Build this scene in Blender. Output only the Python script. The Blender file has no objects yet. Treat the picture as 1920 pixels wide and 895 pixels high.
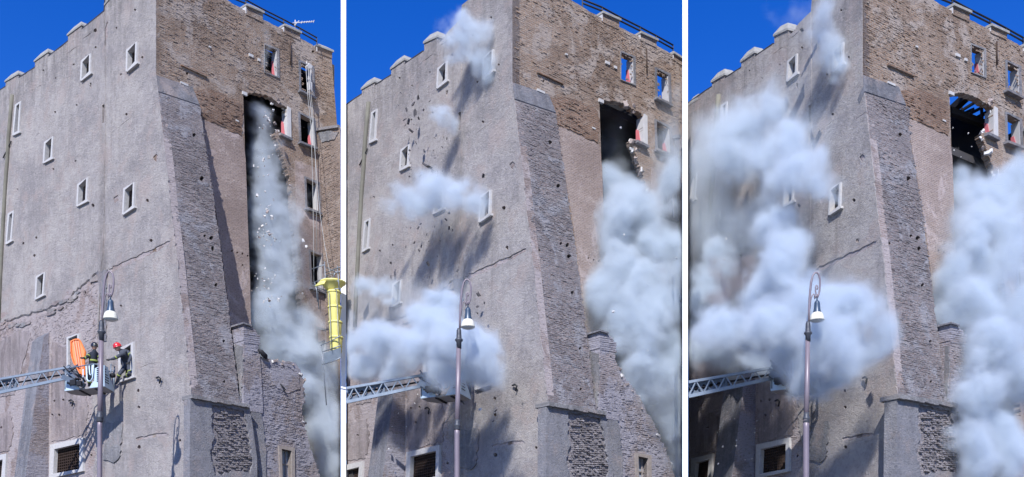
import bpy, bmesh, math, random
from math import radians as R_, sin, cos, pi
from mathutils import Vector as V, noise as mn
from mathutils.geometry import tessellate_polygon

rnd = random.Random(11)
SC = bpy.context.scene
COL = SC.collection

# ------------------------------------------------------------------ camera, sky, sun, exposure
F, HY, CX, EYE = 1850.0, 1140.0, 960.0, 1.6          # focal length and horizon in pixels of the 1920 px photograph
cd = bpy.data.cameras.new('camera')
cam = bpy.data.objects.new('camera', cd)
COL.objects.link(cam)
cam.location = (0, 0, EYE)
cam.rotation_euler = (pi / 2, 0, 0)
cd.sensor_width = 36
cd.lens = 36 * F / 1920
cd.shift_y = (HY - 447.5) / 1920
cd.clip_end = 6000
SC.camera = cam

AZ, EL = R_(9.9), R_(42)                                # the sun stands behind the camera, a little to its left
w = bpy.data.worlds.new('World')
SC.world = w
w.use_nodes = True
wn, wl = w.node_tree.nodes, w.node_tree.links
sky = wn.new('ShaderNodeTexSky')
sky.sky_type = 'NISHITA'
sky.sun_disc = False
sky.sun_elevation = EL
sky.sun_rotation = pi + AZ
sky.altitude = 0
sky.air_density = 1.0
sky.dust_density = 0.0
sky.ozone_density = 6.0
hs = wn.new('ShaderNodeHueSaturation')
hs.inputs['Hue'].default_value = .523
hs.inputs['Saturation'].default_value = 1.305
hs.inputs['Value'].default_value = 0.96
wl.new(sky.outputs[0], hs.inputs['Color'])
wl.new(hs.outputs[0], wn['Background'].inputs[0])
wn['Background'].inputs[1].default_value = 0.15

sd = bpy.data.lights.new('sun', 'SUN')
sd.energy = 5.0
sd.angle = R_(0.5)
sd.color = (1.0, 0.985, 0.97)
sun = bpy.data.objects.new('sun', sd)
COL.objects.link(sun)
SUN_DIR = V((sin(AZ) * cos(EL), cos(AZ) * cos(EL), -sin(EL)))
sun.rotation_euler = SUN_DIR.to_track_quat('-Z', 'Y').to_euler()
SC.view_settings.view_transform = 'Standard'
SC.view_settings.look = 'None'
SC.view_settings.gamma = 1
SC.view_settings.exposure = 0.42
SC.cycles.volume_bounces = 5
SC.cycles.max_bounces = 8
SC.cycles.volume_step_rate = 1.2
SC.cycles.volume_max_steps = 256

# ------------------------------------------------------------------ materials
MATS = {}


class NT:
    def __init__(s, mat):
        s.n, s.l = mat.node_tree.nodes, mat.node_tree.links

    def new(s, t, **k):
        x = s.n.new(t)
        for a, b in k.items():
            setattr(x, a, b)
        return x

    def put(s, node, name, v):
        if isinstance(v, bpy.types.NodeSocket):
            s.l.new(v, node.inputs[name])
        else:
            node.inputs[name].default_value = v

    def math(s, op, a, b=0.0, clamp=False):
        x = s.new('ShaderNodeMath', operation=op, use_clamp=clamp)
        s.put(x, 0, a)
        s.put(x, 1, b)
        return x.outputs[0]

    def noise(s, vec, scale, detail=4, rough=.55, dist=0):
        x = s.new('ShaderNodeTexNoise')
        s.put(x, 'Vector', vec)
        x.inputs['Scale'].default_value = scale
        x.inputs['Detail'].default_value = detail
        x.inputs['Roughness'].default_value = rough
        x.inputs['Distortion'].default_value = dist
        return x

    def mapping(s, vec, scale, loc=(0, 0, 0)):
        x = s.new('ShaderNodeMapping')
        s.put(x, 'Vector', vec)
        x.inputs['Scale'].default_value = scale
        x.inputs['Location'].default_value = loc
        return x.outputs[0]

    def ramp(s, fac, a, b, lo=0.0, hi=1.0):
        x = s.new('ShaderNodeMapRange', interpolation_type='SMOOTHSTEP')
        s.put(x, 0, fac)
        for i, v in enumerate((a, b, lo, hi)):
            x.inputs[i + 1].default_value = v
        return x.outputs[0]

    def mix(s, fac, a, b, mode='MIX'):
        x = s.new('ShaderNodeMix', data_type='RGBA', blend_type=mode)
        s.put(x, 0, fac)
        for i, v in ((6, a), (7, b)):
            if isinstance(v, tuple):
                v = (*v, 1) if len(v) == 3 else v
            s.put(x, i, v)
        return x.outputs[2]

    def bump(s, h, strength, dist, prev=None):
        x = s.new('ShaderNodeBump')
        s.put(x, 'Height', h)
        x.inputs['Strength'].default_value = strength
        x.inputs['Distance'].default_value = dist
        if prev is not None:
            s.put(x, 'Normal', prev)
        return x.outputs[0]


def base_mat(name):
    m = bpy.data.materials.new(name)
    m.use_nodes = True
    t = NT(m)
    p = m.node_tree.nodes['Principled BSDF']
    p.inputs['Specular IOR Level'].default_value = .2
    MATS[name] = m
    return m, t, p


def simple(name, col, rough=.6, metal=0.0, var=.12, scale=6, spec=.3, bump=.0):
    m, t, p = base_mat(name)
    g = t.new('ShaderNodeTexCoord').outputs['Object']
    nz = t.noise(g, scale, 4)
    c2 = tuple(max(0, c * (1 - var * 2)) for c in col)
    c1 = tuple(min(1, c * (1 + var)) for c in col)
    t.put(p, 'Base Color', t.mix(nz.outputs[0], c2, c1))
    p.inputs['Roughness'].default_value = rough
    p.inputs['Metallic'].default_value = metal
    p.inputs['Specular IOR Level'].default_value = spec
    if bump:
        t.put(p, 'Normal', t.bump(nz.outputs[0], bump, .03))
    return m


def plaster_mat(name, c_a, c_b, c_stain, streak=.35, rough_bump=1.0, pits=.25):
    """Old lime plaster: mottled, streaked and pitted."""
    c_a, c_b, c_stain = (tuple(x * .85 for x in c) for c in (c_a, c_b, c_stain))
    m, t, p = base_mat(name)
    uv = t.new('ShaderNodeTexCoord').outputs['UV']
    big = t.noise(uv, .22, 6, .6).outputs[0]
    mid = t.noise(uv, 1.3, 6, .65, .6).outputs[0]
    fine = t.noise(uv, 10.0, 5, .8).outputs[0]
    st = t.noise(t.mapping(uv, (1.6, .09, 1)), 1.0, 6, .6).outputs[0]
    c = t.mix(t.ramp(big, .36, .64), c_a, c_b)
    c = t.mix(t.ramp(mid, .48, .72, 0, .55), c, tuple(x * 1.18 for x in c_b))
    c = t.mix(t.ramp(mid, .30, .46, .5, 0), c, tuple(x * .80 for x in c_a))
    c = t.mix(t.ramp(st, .52, .78, 0, streak), c, c_stain)
    at = t.new('ShaderNodeAttribute', attribute_type='OBJECT', attribute_name='top')
    sx = t.new('ShaderNodeSeparateXYZ')
    t.put(sx, 0, uv)
    below = t.math('SUBTRACT', at.outputs['Fac'], sx.outputs['Y'])
    drip = t.noise(t.mapping(uv, (1.9, .22, 1), (5, 0, 0)), 1.0, 6, .65).outputs[0]
    soot = t.math('MULTIPLY', t.ramp(below, -.3, 3.2, 1, 0), t.ramp(drip, .40, .62))
    c = t.mix(t.math('MULTIPLY', soot, .6), c, tuple(x * .8 for x in c_stain))
    cr = t.new('ShaderNodeAttribute', attribute_type='OBJECT', attribute_name='crease')
    wv = t.noise(t.mapping(uv, (.8, .35, 1), (9, 1, 0)), 1.0, 5, .65).outputs[0]
    dx = t.math('ABSOLUTE', t.math('ADD', t.math('SUBTRACT', sx.outputs['X'], cr.outputs['Fac']), t.math('MULTIPLY', t.math('SUBTRACT', wv, .5), 1.3)))
    on = t.math('GREATER_THAN', cr.outputs['Fac'], .01)
    stn = t.math('MULTIPLY', t.math('MULTIPLY', t.ramp(dx, .05, .55, 1, 0), on), t.math('MULTIPLY', t.ramp(below, 3.5, 7.5), t.ramp(wv, .35, .6, .45, 1)))
    c = t.mix(t.math('MULTIPLY', stn, .6), c, tuple(x * .72 for x in c_stain))
    band = t.noise(t.mapping(uv, (.22, .45, 1), (2, 4, 0)), 1.0, 6, .66, .6).outputs[0]
    c = t.mix(t.ramp(band, .50, .70, 0, .45), c, tuple(x * .78 for x in c_a))
    c = t.mix(t.ramp(band, .48, .32, 0, .35), c, tuple(x * 1.16 for x in c_b))
    c = t.mix(t.ramp(fine, .34, .46, pits * 1.6, 0), c, tuple(x * .45 for x in c_a))
    c = t.mix(t.ramp(fine, .60, .70, 0, pits), c, tuple(min(.8, x * 1.45) for x in c_b))
    grit = t.noise(uv, 4.2, 6, .8, .3).outputs[0]
    c = t.mix(t.ramp(grit, .30, .50, .55, 0), c, tuple(x * .60 for x in c_a))
    c = t.mix(t.ramp(grit, .52, .68, 0, .5), c, tuple(min(.8, x * 1.30) for x in c_b))
    pk = t.noise(t.mapping(uv, (1, 1, 1), (7, 3, 0)), .6, 5, .7, .4).outputs[0]
    c = t.mix(t.ramp(pk, .50, .66, 0, .6), c, (.36, .295, .27))
    wp_ = t.noise(t.mapping(uv, (1, .7, 1), (1, 8, 0)), .45, 4, .6, .3).outputs[0]
    c = t.mix(t.ramp(wp_, .56, .60, 0, .28), c, tuple(min(.8, x * 1.2) for x in c_b))
    c = t.mix(t.ramp(wp_, .42, .36, 0, .32), c, tuple(x * .82 for x in c_a))
    t.put(p, 'Base Color', c)
    p.inputs['Roughness'].default_value = .93
    b = t.bump(t.noise(uv, 1.1, 6, .7).outputs[0], .35 * rough_bump, .12)
    b = t.bump(fine, 1.0 * rough_bump, .075, b)
    t.put(p, 'Normal', b)
    return m


def brick_mat(name, c1, c2, mortar, row=.085, width=.27, rough=1.0, cover=.0, c_cover=(.3, .29, .31), pits=.5, dark=(.10, .075, .06)):
    """Thin weathered Roman brick: uneven courses, missing bricks, patches of mortar left over the joints."""
    c1, c2, mortar, c_cover = (tuple(x * .87 for x in c) for c in (c1, c2, mortar, c_cover))
    m, t, p = base_mat(name)
    uv = t.new('ShaderNodeTexCoord').outputs['UV']
    wob = t.noise(uv, .8, 4).outputs['Color']
    wob2 = t.noise(uv, 7, 3).outputs['Color']
    sub = t.new('ShaderNodeVectorMath', operation='MULTIPLY_ADD')
    t.put(sub, 0, wob)
    sub.inputs[1].default_value = (.14, .12, 0)
    t.put(sub, 2, uv)
    sub2 = t.new('ShaderNodeVectorMath', operation='MULTIPLY_ADD')
    t.put(sub2, 0, wob2)
    sub2.inputs[1].default_value = (.05, .035 * rough, 0)
    t.put(sub2, 2, sub.outputs[0])
    vec = sub2.outputs[0]
    bk = t.new('ShaderNodeTexBrick')
    t.put(bk, 'Vector', vec)
    for k, v in (('Color1', c1), ('Color2', c2), ('Mortar', mortar)):
        bk.inputs[k].default_value = (*v, 1)
    bk.inputs['Scale'].default_value = 1
    bk.inputs['Mortar Size'].default_value = .016
    bk.inputs['Mortar Smooth'].default_value = .35
    bk.inputs['Bias'].default_value = 0
    bk.inputs['Brick Width'].default_value = width
    bk.inputs['Row Height'].default_value = row
    c = bk.outputs['Color']
    big = t.noise(uv, .3, 6, .62, .3).outputs[0]
    mid = t.noise(uv, 1.6, 6, .7, .4).outputs[0]
    st = t.noise(t.mapping(vec, (2.2, 9.0, 1)), 1.0, 4, .7).outputs[0]
    fine = t.noise(uv, 11, 5, .7).outputs[0]
    c = t.mix(t.ramp(big, .35, .62, .55, 0), c, tuple(x * .62 for x in c2))
    c = t.mix(t.ramp(mid, .52, .72, 0, .5), c, tuple(min(.8, x * 1.35) for x in mortar))
    c = t.mix(t.ramp(st, .30, .42, pits, 0), c, dark)
    c = t.mix(t.ramp(st, .60, .74, 0, .45), c, tuple(min(.8, x * 1.5) for x in c1))
    if cover:
        cv = t.noise(t.mapping(uv, (1, 1, 1), (3, 9, 0)), .5, 7, .68, .5).outputs[0]
        cvm = t.ramp(cv, .60 - cover * .35, .68 - cover * .35)
        c = t.mix(cvm, c, c_cover)
    c = t.mix(t.ramp(fine, .36, .46, .55, 0), c, dark)
    t.put(p, 'Base Color', c)
    p.inputs['Roughness'].default_value = .95
    h = t.math('MULTIPLY', bk.outputs['Fac'], -1.0)
    if cover:
        h = t.math('MULTIPLY', h, t.math('SUBTRACT', 1.0, cvm))
    b = t.bump(mid, .5 * rough, .14)
    b = t.bump(st, .9 * rough, .06, b)
    b = t.bump(h, .8, .03, b)
    b = t.bump(fine, .5, .03, b)
    t.put(p, 'Normal', b)
    return m


PL = plaster_mat('wall_plaster', (.328, .302, .298), (.45, .412, .388), (.195, .172, .162), .6, 1.0, .35)
PINK = plaster_mat('pink_plaster', (.335, .28, .275), (.40, .35, .345), (.20, .17, .16), .25)
GREYPL = plaster_mat('grey_render', (.22, .22, .245), (.285, .28, .30), (.15, .15, .165), .3, 1.1, .4)
CAPM = plaster_mat('cap_mortar', (.25, .245, .255), (.33, .32, .325), (.18, .175, .18), .2, 1.0, .35)
BR_UP = brick_mat('brown_brick', (0.391, 0.265, 0.188), (0.274, 0.185, 0.134), (0.378, 0.326, 0.285), cover=.30, c_cover=(0.371, 0.308, 0.267))
BR_LO = brick_mat('smooth_brick', (0.426, 0.325, 0.282), (0.364, 0.273, 0.239), (0.441, 0.370, 0.338), row=.07, rough=.5, pits=.22, cover=.2, c_cover=(0.454, 0.370, 0.345))
BR_RED = brick_mat('red_brick', (0.351, 0.211, 0.142), (0.237, 0.143, 0.100), (0.327, 0.268, 0.227), row=.085, rough=1.2, pits=.75)
BR_BUT = brick_mat('buttress_brick', (0.320, 0.258, 0.246), (0.220, 0.191, 0.197), (0.326, 0.317, 0.328), row=.095, width=.22, rough=1.5, pits=.85, cover=.25, c_cover=(0.291, 0.281, 0.299))
BR_LEFT = brick_mat('pale_brick', (.39, .29, .26), (.31, .245, .225), (.41, .365, .36), row=.085, rough=1.0, pits=.45, cover=.55, c_cover=(.385, .335, .33))
RUBBLE = brick_mat('rubble_masonry', (0.365, 0.330, 0.335), (0.282, 0.255, 0.268), (0.385, 0.363, 0.374), row=.15, width=.24, rough=2.4, pits=.75, cover=.2, c_cover=(0.344, 0.330, 0.348))
RUIN = brick_mat('ruin_brick', (0.356, 0.290, 0.282), (0.268, 0.229, 0.231), (0.362, 0.340, 0.359), row=.085, rough=1.3, pits=.6, cover=.42, c_cover=(0.318, 0.303, 0.339))
WINGM = brick_mat('wing_brick', (0.352, 0.255, 0.197), (0.277, 0.202, 0.165), (0.377, 0.326, 0.291), row=.1, rough=1.0, pits=.5)
STONE = simple('white_stone', (.50, .485, .475), .8, var=.14, scale=9, spec=.2, bump=.4)
TRAV = simple('travertine_cap', (.33, .32, .30), .85, var=.25, scale=5, spec=.2, bump=.5)
REVEAL = simple('white_reveal', (.50, .485, .48), .85, var=.1, scale=4)
PINKW = simple('pink_paint', (.62, .17, .19), .85, var=.2, scale=2)
DARK = simple('near_black', (.018, .018, .022), .95, var=.3, scale=2)  # near-black base colour of the roof beams and inner walls
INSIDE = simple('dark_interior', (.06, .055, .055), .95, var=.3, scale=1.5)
IRON = simple('dark_iron', (.03, .032, .036), .6, .3, var=.2)
RUST = simple('rusty_iron', (.075, .05, .04), .7, .3, var=.3)
LEAD = simple('lead_flashing', (.05, .05, .055), .6, .2, var=.2)
MOSS = simple('mossy_pipe', (.19, .18, .145), .8, var=.3, scale=1.2)
LAMPPOST = simple('mauve_painted_iron', (.20, .165, .19), .42, .1, var=.12, scale=3, spec=.5)
LAMPBLUE = simple('slate_blue_enamel', (.045, .075, .12), .38, .1, var=.15, scale=4, spec=.5)
LAMPGREY = simple('grey_iron', (.075, .08, .095), .5, .3, var=.15)
CREAM = simple('cream_enamel', (.72, .69, .58), .35, var=.06, scale=6, spec=.5)
GLASSW = simple('milky_glass', (.55, .56, .55), .3, var=.05)
ALU = simple('grey_aluminium', (.20, .24, .29), .45, .35, var=.15, scale=5, spec=.5)
ALUD = simple('blue_grey_steel', (.13, .16, .205), .5, .3, var=.25, scale=4)
WHITEP = simple('pale_blue_panel', (.47, .58, .67), .45, var=.12, scale=3, spec=.5)
UNDER = simple('grey_underside', (.30, .285, .29), .7, var=.15)
BLACKR = simple('black_rubber', (.02, .02, .024), .7, var=.2)
ORANGE = simple('orange_plastic', (.78, .20, .045), .4, var=.1, scale=3, spec=.5)
ORANGEL = simple('pale_orange_plastic', (.85, .42, .27), .4, var=.08, scale=3, spec=.5)
SUIT = simple('navy_turnout_cloth', (.022, .028, .042), .85, var=.35, scale=14, bump=.4)
SUITG = simple('dusty_grey_cloth', (.062, .070, .092), .85, var=.35, scale=14, bump=.4)
STRIPE = simple('yellow_green_band', (.25, .30, .07), .55, var=.1)
HELMB = simple('black_helmet_shell', (.02, .021, .024), .25, var=.1, spec=.6)
HELMR = simple('red_helmet_shell', (.55, .02, .025), .28, var=.12, spec=.6)
SKIN = simple('skin', (.42, .24, .17), .6, var=.08)
GLOVE = simple('black_glove', (.025, .025, .027), .8, var=.2)
YELLOW = simple('yellow_plastic', (.70, .64, .20), .42, var=.1, scale=2, spec=.45)
ZINC = simple('galvanised_tube', (.24, .27, .31), .45, .4, var=.2)
ROPE = simple('pale_rope', (.38, .38, .37), .9, var=.15)
SHARD = simple('dark_debris', (.075, .07, .075), .9, var=.3, scale=7)
PALE = simple('pale_rubble', (.62, .60, .585), .9, var=.18, scale=7, bump=.4)
BRICKS = simple('loose_brick_rubble', (.36, .30, .28), .9, var=.3, scale=7, bump=.4)
WHITEWALL = simple('white_paint', (.82, .82, .82), .7, var=.02, scale=.4)
PAVE = simple('basalt_paving', (.13, .125, .125), .9, var=.3, scale=.8, bump=.3)
PANE = simple('boarded_pane', (.30, .33, .37), .5, var=.12)
WOODG = simple('grey_timber', (.30, .26, .235), .8, var=.25, scale=8)


# ------------------------------------------------------------------ object helpers
def thing(name, label, cat, loc, group=None):
    o = bpy.data.objects.new(name, None)
    o.empty_display_size = .3
    COL.objects.link(o)
    o.location = loc
    return tag(o, label, cat, group)


def tag(o, label, cat, group=None, kind=None):
    o['label'] = label
    o['category'] = cat
    if group:
        o['group'] = group
    if kind:
        o['kind'] = kind
    return o


def root_of(p):
    while p.parent:
        p = p.parent
    return p


class MB:
    """Collects shapes in world metres; build() links them as ONE mesh object whose origin is that of its thing."""

    def __init__(s):
        s.v, s.f, s.uv, s.sm = [], [], [], []

    def add(s, vs, fs, uvs=None, smooth=False):
        b = len(s.v)
        s.v += [V(x) for x in vs]
        for i, f in enumerate(fs):
            s.f.append([b + k for k in f])
            s.uv.append(uvs[i] if uvs else None)
            s.sm.append(smooth)
        return s

    def box(s, c, ax, ay, az):
        """c centre; ax, ay, az half-size vectors"""
        c, ax, ay, az = V(c), V(ax), V(ay), V(az)
        vs = [c + i * ax + j * ay + k * az for k in (-1, 1) for j in (-1, 1) for i in (-1, 1)]
        return s.add(vs, [(0, 2, 3, 1), (4, 5, 7, 6), (0, 1, 5, 4), (2, 6, 7, 3), (0, 4, 6, 2), (1, 3, 7, 5)])

    def bar(s, a, b, w, h=None, up=V((0, 0, 1))):
        a, b = V(a), V(b)
        h = h or w
        d = (b - a)
        L = d.length
        d.normalize()
        x = d.cross(up)
        if x.length < .05:
            x = d.cross(V((1, 0, 0)))
        x.normalize()
        y = x.cross(d)
        return s.box((a + b) / 2, d * L / 2, x * w / 2, y * h / 2)

    def tube(s, pts, r, n=8, caps=True):
        pts = [V(p) for p in pts]
        rs = r if isinstance(r, (list, tuple)) else [r] * len(pts)
        rings = []
        ref = None
        for i, p in enumerate(pts):
            d = (pts[min(i + 1, len(pts) - 1)] - pts[max(i - 1, 0)])
            d.normalize()
            if ref is None:
                ref = V((0, 1, 0)) if abs(d.y) < .8 else V((1, 0, 0))
            x = ref - d * ref.dot(d)
            x.normalize()
            ref = x
            y = d.cross(x)
            rings.append([p + (x * cos(2 * pi * k / n) + y * sin(2 * pi * k / n)) * rs[i] for k in range(n)])
        vs = [q for rg in rings for q in rg]
        fs = []
        for i in range(len(pts) - 1):
            for k in range(n):
                fs.append((i * n + k, i * n + (k + 1) % n, (i + 1) * n + (k + 1) % n, (i + 1) * n + k))
        if caps:
            fs.append(tuple(reversed(range(n))))
            fs.append(tuple(range((len(pts) - 1) * n, len(pts) * n)))
        return s.add(vs, fs, smooth=True)

    def lathe(s, prof, c, n=20, axis=V((0, 0, 1))):
        """prof [(radius, height)] about a vertical axis through c"""
        c = V(c)
        vs, fs = [], []
        for r, z in prof:
            vs += [c + V((r * cos(2 * pi * k / n), r * sin(2 * pi * k / n), z)) for k in range(n)]
        for i in range(len(prof) - 1):
            for k in range(n):
                fs.append((i * n + k, i * n + (k + 1) % n, (i + 1) * n + (k + 1) % n, (i + 1) * n + k))
        fs.append(tuple(reversed(range(n))))
        fs.append(tuple(range((len(prof) - 1) * n, len(prof) * n)))
        return s.add(vs, fs, smooth=True)

    def prism(s, pts, ext):
        """planar polygon (3-D points) pushed along ext"""
        pts = [V(p) for p in pts]
        ext = V(ext)
        n = len(pts)
        tris = tessellate_polygon([pts])
        vs = pts + [p + ext for p in pts]
        fs = [tuple(t) for t in tris] + [tuple(n + k for k in reversed(t)) for t in tris]
        fs += [(i, (i + 1) % n, n + (i + 1) % n, n + i) for i in range(n)]
        return s.add(vs, fs)

    def build(s, name, mat, parent=None, label=None, kind=None, stain=None):
        me = bpy.data.meshes.new(name)
        org = V(root_of(parent).location) if parent else V((0, 0, 0))
        me.from_pydata([tuple(p - org) for p in s.v], [], s.f)
        if any(u for u in s.uv):
            lay = me.uv_layers.new(name='UVMap')
            k = 0
            for fi, f in enumerate(s.f):
                for j in range(len(f)):
                    lay.data[k].uv = s.uv[fi][j] if s.uv[fi] else (s.v[f[j]].x + s.v[f[j]].y, s.v[f[j]].z)
                    k += 1
        else:
            lay = me.uv_layers.new(name='UVMap')
            k = 0
            for fi, f in enumerate(s.f):
                for j in range(len(f)):
                    q = s.v[f[j]]
                    lay.data[k].uv = (q.x * .8 + q.y * .8, q.z)
                    k += 1
        me.polygons.foreach_set('use_smooth', s.sm)
        me.materials.append(mat)
        bm = bmesh.new()
        bm.from_mesh(me)
        bmesh.ops.recalc_face_normals(bm, faces=bm.faces)
        bm.to_mesh(me)
        bm.free()
        o = bpy.data.objects.new(name, me)
        COL.objects.link(o)
        if parent:
            o.parent = parent
        if label:
            o['label'] = label
        if kind:
            o['kind'] = kind
        if stain:
            o['top'], o['crease'] = float(stain[0]), float(stain[1])
        return o


# ------------------------------------------------------------------ the three bays: how each one stands in the place
class Plane:
    def __init__(s, o, d, u=V((0, 0, 1))):
        s.o, s.d, s.u = V(o), V(d).normalized(), V(u).normalized()
        s.n = s.d.cross(s.u).normalized()
        if s.n.y > 0:
            s.n = -s.n
        s.back = -s.n                                   # the way into the wall

    def into(s, v):
        s.back = V(v) * (1 / -V(v).dot(s.n))
        return s

    def off(s, t):
        return Plane(s.o + s.n * t, s.d, s.u).into(s.back)

    def st(s, p):
        q = p - s.o
        # d and u are near orthogonal
        return (q.dot(s.d), q.dot(s.u))


class Bay:
    def __init__(s, ox, oy, d0, vpl, vpr, xmin, xmax):
        s.ox, s.oy, s.d0, s.xmin, s.xmax = ox, oy, d0, xmin, xmax
        s.dl = V((vpl + ox - CX, F, 0)).normalized()
        s.dr = V((vpr + ox - CX, F, 0)).normalized()
        r = s.ray(293, 700)
        s.c = V((r.x * d0, d0, 0))
        s.L = Plane(s.c, s.dl).into(s.dr)
        s.R = Plane(s.c, s.dr).into(s.dl)

    def ray(s, x, y):
        return V(((x + s.ox - CX) / F, 1, (HY - y - s.oy) / F))

    def hit(s, pl, x, y, t=0.0):
        r = s.ray(x, y)
        e = V((0, 0, EYE))
        k = (pl.o + pl.n * t - e).dot(pl.n) / r.dot(pl.n)
        return e + r * k

    def at(s, x, y, depth):
        return V((0, 0, EYE)) + s.ray(x, y) * depth

    def flat(s, x, y, z):
        r = s.ray(x, y)
        return V((0, 0, EYE)) + r * ((z - EYE) / r.z)

    def clipx(s, pts):
        def side(poly, lim, sg):
            out = []
            for i, p in enumerate(poly):
                q = poly[(i + 1) % len(poly)]
                a, b = sg * (p[0] - lim), sg * (q[0] - lim)
                if a >= 0:
                    out.append(p)
                if (a >= 0) != (b >= 0):
                    k = a / (a - b)
                    out.append((lim + 0.0 * k, p[1] + (q[1] - p[1]) * k))
            return out
        pts = side(pts, s.xmin, 1)
        return side(pts, s.xmax, -1) if pts else pts


def jag(pts, edges, amp=2.0, step=5.0, seed=0):
    """roughen the listed edges (index of first point) of a pixel polygon"""
    r = random.Random(seed)
    out = []
    n = len(pts)
    for i, p in enumerate(pts):
        q = pts[(i + 1) % n]
        out.append(p)
        if edges == 'all' or i in edges:
            L = math.hypot(q[0] - p[0], q[1] - p[1])
            k = max(1, int(L / step))
            nx, ny = -(q[1] - p[1]) / max(L, .01), (q[0] - p[0]) / max(L, .01)
            for j in range(1, k):
                a = r.uniform(-amp, amp)
                f = (j + r.uniform(-.3, .3)) / k
                out.append((p[0] + (q[0] - p[0]) * f + nx * a, p[1] + (q[1] - p[1]) * f + ny * a))
    return out


def crosses(p, q):
    def o(a, b, c):
        return (b[0] - a[0]) * (c[1] - a[1]) - (b[1] - a[1]) * (c[0] - a[0])
    m = len(q)
    bx0, bx1 = min(x for x, y in p), max(x for x, y in p)
    by0, by1 = min(y for x, y in p), max(y for x, y in p)
    for j in range(m):
        c, d = q[j], q[(j + 1) % m]
        if max(c[0], d[0]) < bx0 or min(c[0], d[0]) > bx1 or max(c[1], d[1]) < by0 or min(c[1], d[1]) > by1:
            continue
        for i in range(len(p)):
            a, b = p[i], p[(i + 1) % len(p)]
            if o(a, b, c) * o(a, b, d) < 0 and o(c, d, a) * o(c, d, b) < 0:
                return True
    return False


def within(pt, poly):
    x, y = pt
    r = False
    for i in range(len(poly)):
        (x0, y0), (x1, y1) = poly[i], poly[(i + 1) % len(poly)]
        if (y0 > y) != (y1 > y) and x < (x1 - x0) * (y - y0) / (y1 - y0) + x0:
            r = not r
    return r


def hole_ok(h, loops):
    if not within(h[0], loops[0]) or any(crosses(h, lp) for lp in loops):
        return False
    return not any(within(h[0], lp) or within(lp[0], h) for lp in loops[1:])


def untangle(p):
    """drop points of an outline until no two of its sides cross"""
    p = list(p)

    def o(a, b, c):
        return (b[0] - a[0]) * (c[1] - a[1]) - (b[1] - a[1]) * (c[0] - a[0])
    i = 0
    while i < len(p):
        n = len(p)
        a, b = p[i], p[(i + 1) % n]
        hit = None
        for k in range(2, min(14, n - 2)):
            j = (i + k) % n
            c, d = p[j], p[(j + 1) % n]
            if o(a, b, c) * o(a, b, d) < 0 and o(c, d, a) * o(c, d, b) < 0:
                hit = k
        if hit:
            drop = {(i + 1 + t) % n for t in range(hit)}
            p = [q for t, q in enumerate(p) if t not in drop]
            i = max(0, i - 1)
        else:
            i += 1
    return p


def slab(mb, bay, pl, outer, holes=(), front=0.0, back=.8, clip=True):
    """A wall: pixel outline and openings laid on the plane, given real thickness (front proud, back behind)."""
    if clip:
        outer = bay.clipx(outer)
    if len(outer) < 3:
        return mb
    outer = untangle(outer)
    loops = [outer]
    for h in holes:
        if clip:
            xs = [p[0] for p in h]
            if min(xs) < bay.xmin + 1 or max(xs) > bay.xmax - 1:
                b2 = Bay.__new__(Bay)
                b2.xmin, b2.xmax = bay.xmin + 1.0, bay.xmax - 1.0
                h = b2.clipx(h)
                if len(h) < 3:
                    continue
        h = untangle(h)
        if hole_ok(h, loops):
            loops.append(h)
    P = [[bay.hit(pl, x, y) for x, y in lp] for lp in loops]
    S = [[pl.st(p) for p in lp] for lp in P]
    tris = tessellate_polygon([[V((a, b, 0)) for a, b in lp] for lp in S])
    fl = [p for lp in P for p in lp]
    fs = [s for lp in S for s in lp]
    n = len(fl)
    vs = [p + pl.n * front for p in fl] + [p + pl.back * back for p in fl]
    faces, uvs = [], []
    for t in tris:
        faces.append(tuple(t))
        uvs.append([fs[k] for k in t])
        faces.append(tuple(n + k for k in reversed(t)))
        uvs.append([fs[k] for k in reversed(t)])
    base = 0
    for lp in P:
        m = len(lp)
        for i in range(m):
            a, b = base + i, base + (i + 1) % m
            faces.append((a, b, n + b, n + a))
            dd = front + back
            va, vb = fs[a], fs[b]
            uvs.append([va, vb, (vb[0] + dd, vb[1]), (va[0] + dd, va[1])])
        base += m
    return mb.add(vs, faces, uvs)


def inset(q, k):
    """pixel quad shrunk towards its centre by k px"""
    cx = sum(p[0] for p in q) / 4
    cy = sum(p[1] for p in q) / 4
    out = []
    for x, y in q:
        out.append((x - math.copysign(k, x - cx), y - math.copysign(k, y - cy)))
    return out


def grow(q, k):
    return inset(q, -k)


def hole_at(x, y, r, seed=0):
    g = random.Random(seed * 7 + int(x * 13 + y))
    n = 7
    return [(x + r * cos(2 * pi * i / n) * g.uniform(.7, 1.2), y + r * 1.15 * sin(2 * pi * i / n) * g.uniform(.7, 1.2)) for i in range(n)]


Z = 2.984
BAYS = [Bay(0, 0, 46.0, -1060, 2450, -60, 638.6),
        Bay(668, 14, 40.6, -1060, 2450, 649.2 - 668, 1279.2 - 668),
        Bay(1324.5, 0, 36.2, -1060, 2450, 1290.2 - 1324.5, 660)]
BAYWORD = ['clear', 'puffing', 'engulfed']

# ------------------------------------------------------------------ ground and the slim white walls between the bays
gm = MB()
gm.add([(-1500, -300, 0), (1500, -300, 0), (1500, 2500, 0), (-1500, 2500, 0)], [(0, 1, 2, 3)])
g = gm.build('ground', PAVE)
g['kind'] = 'structure'
g['label'] = 'dark paved street below the towers'

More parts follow.
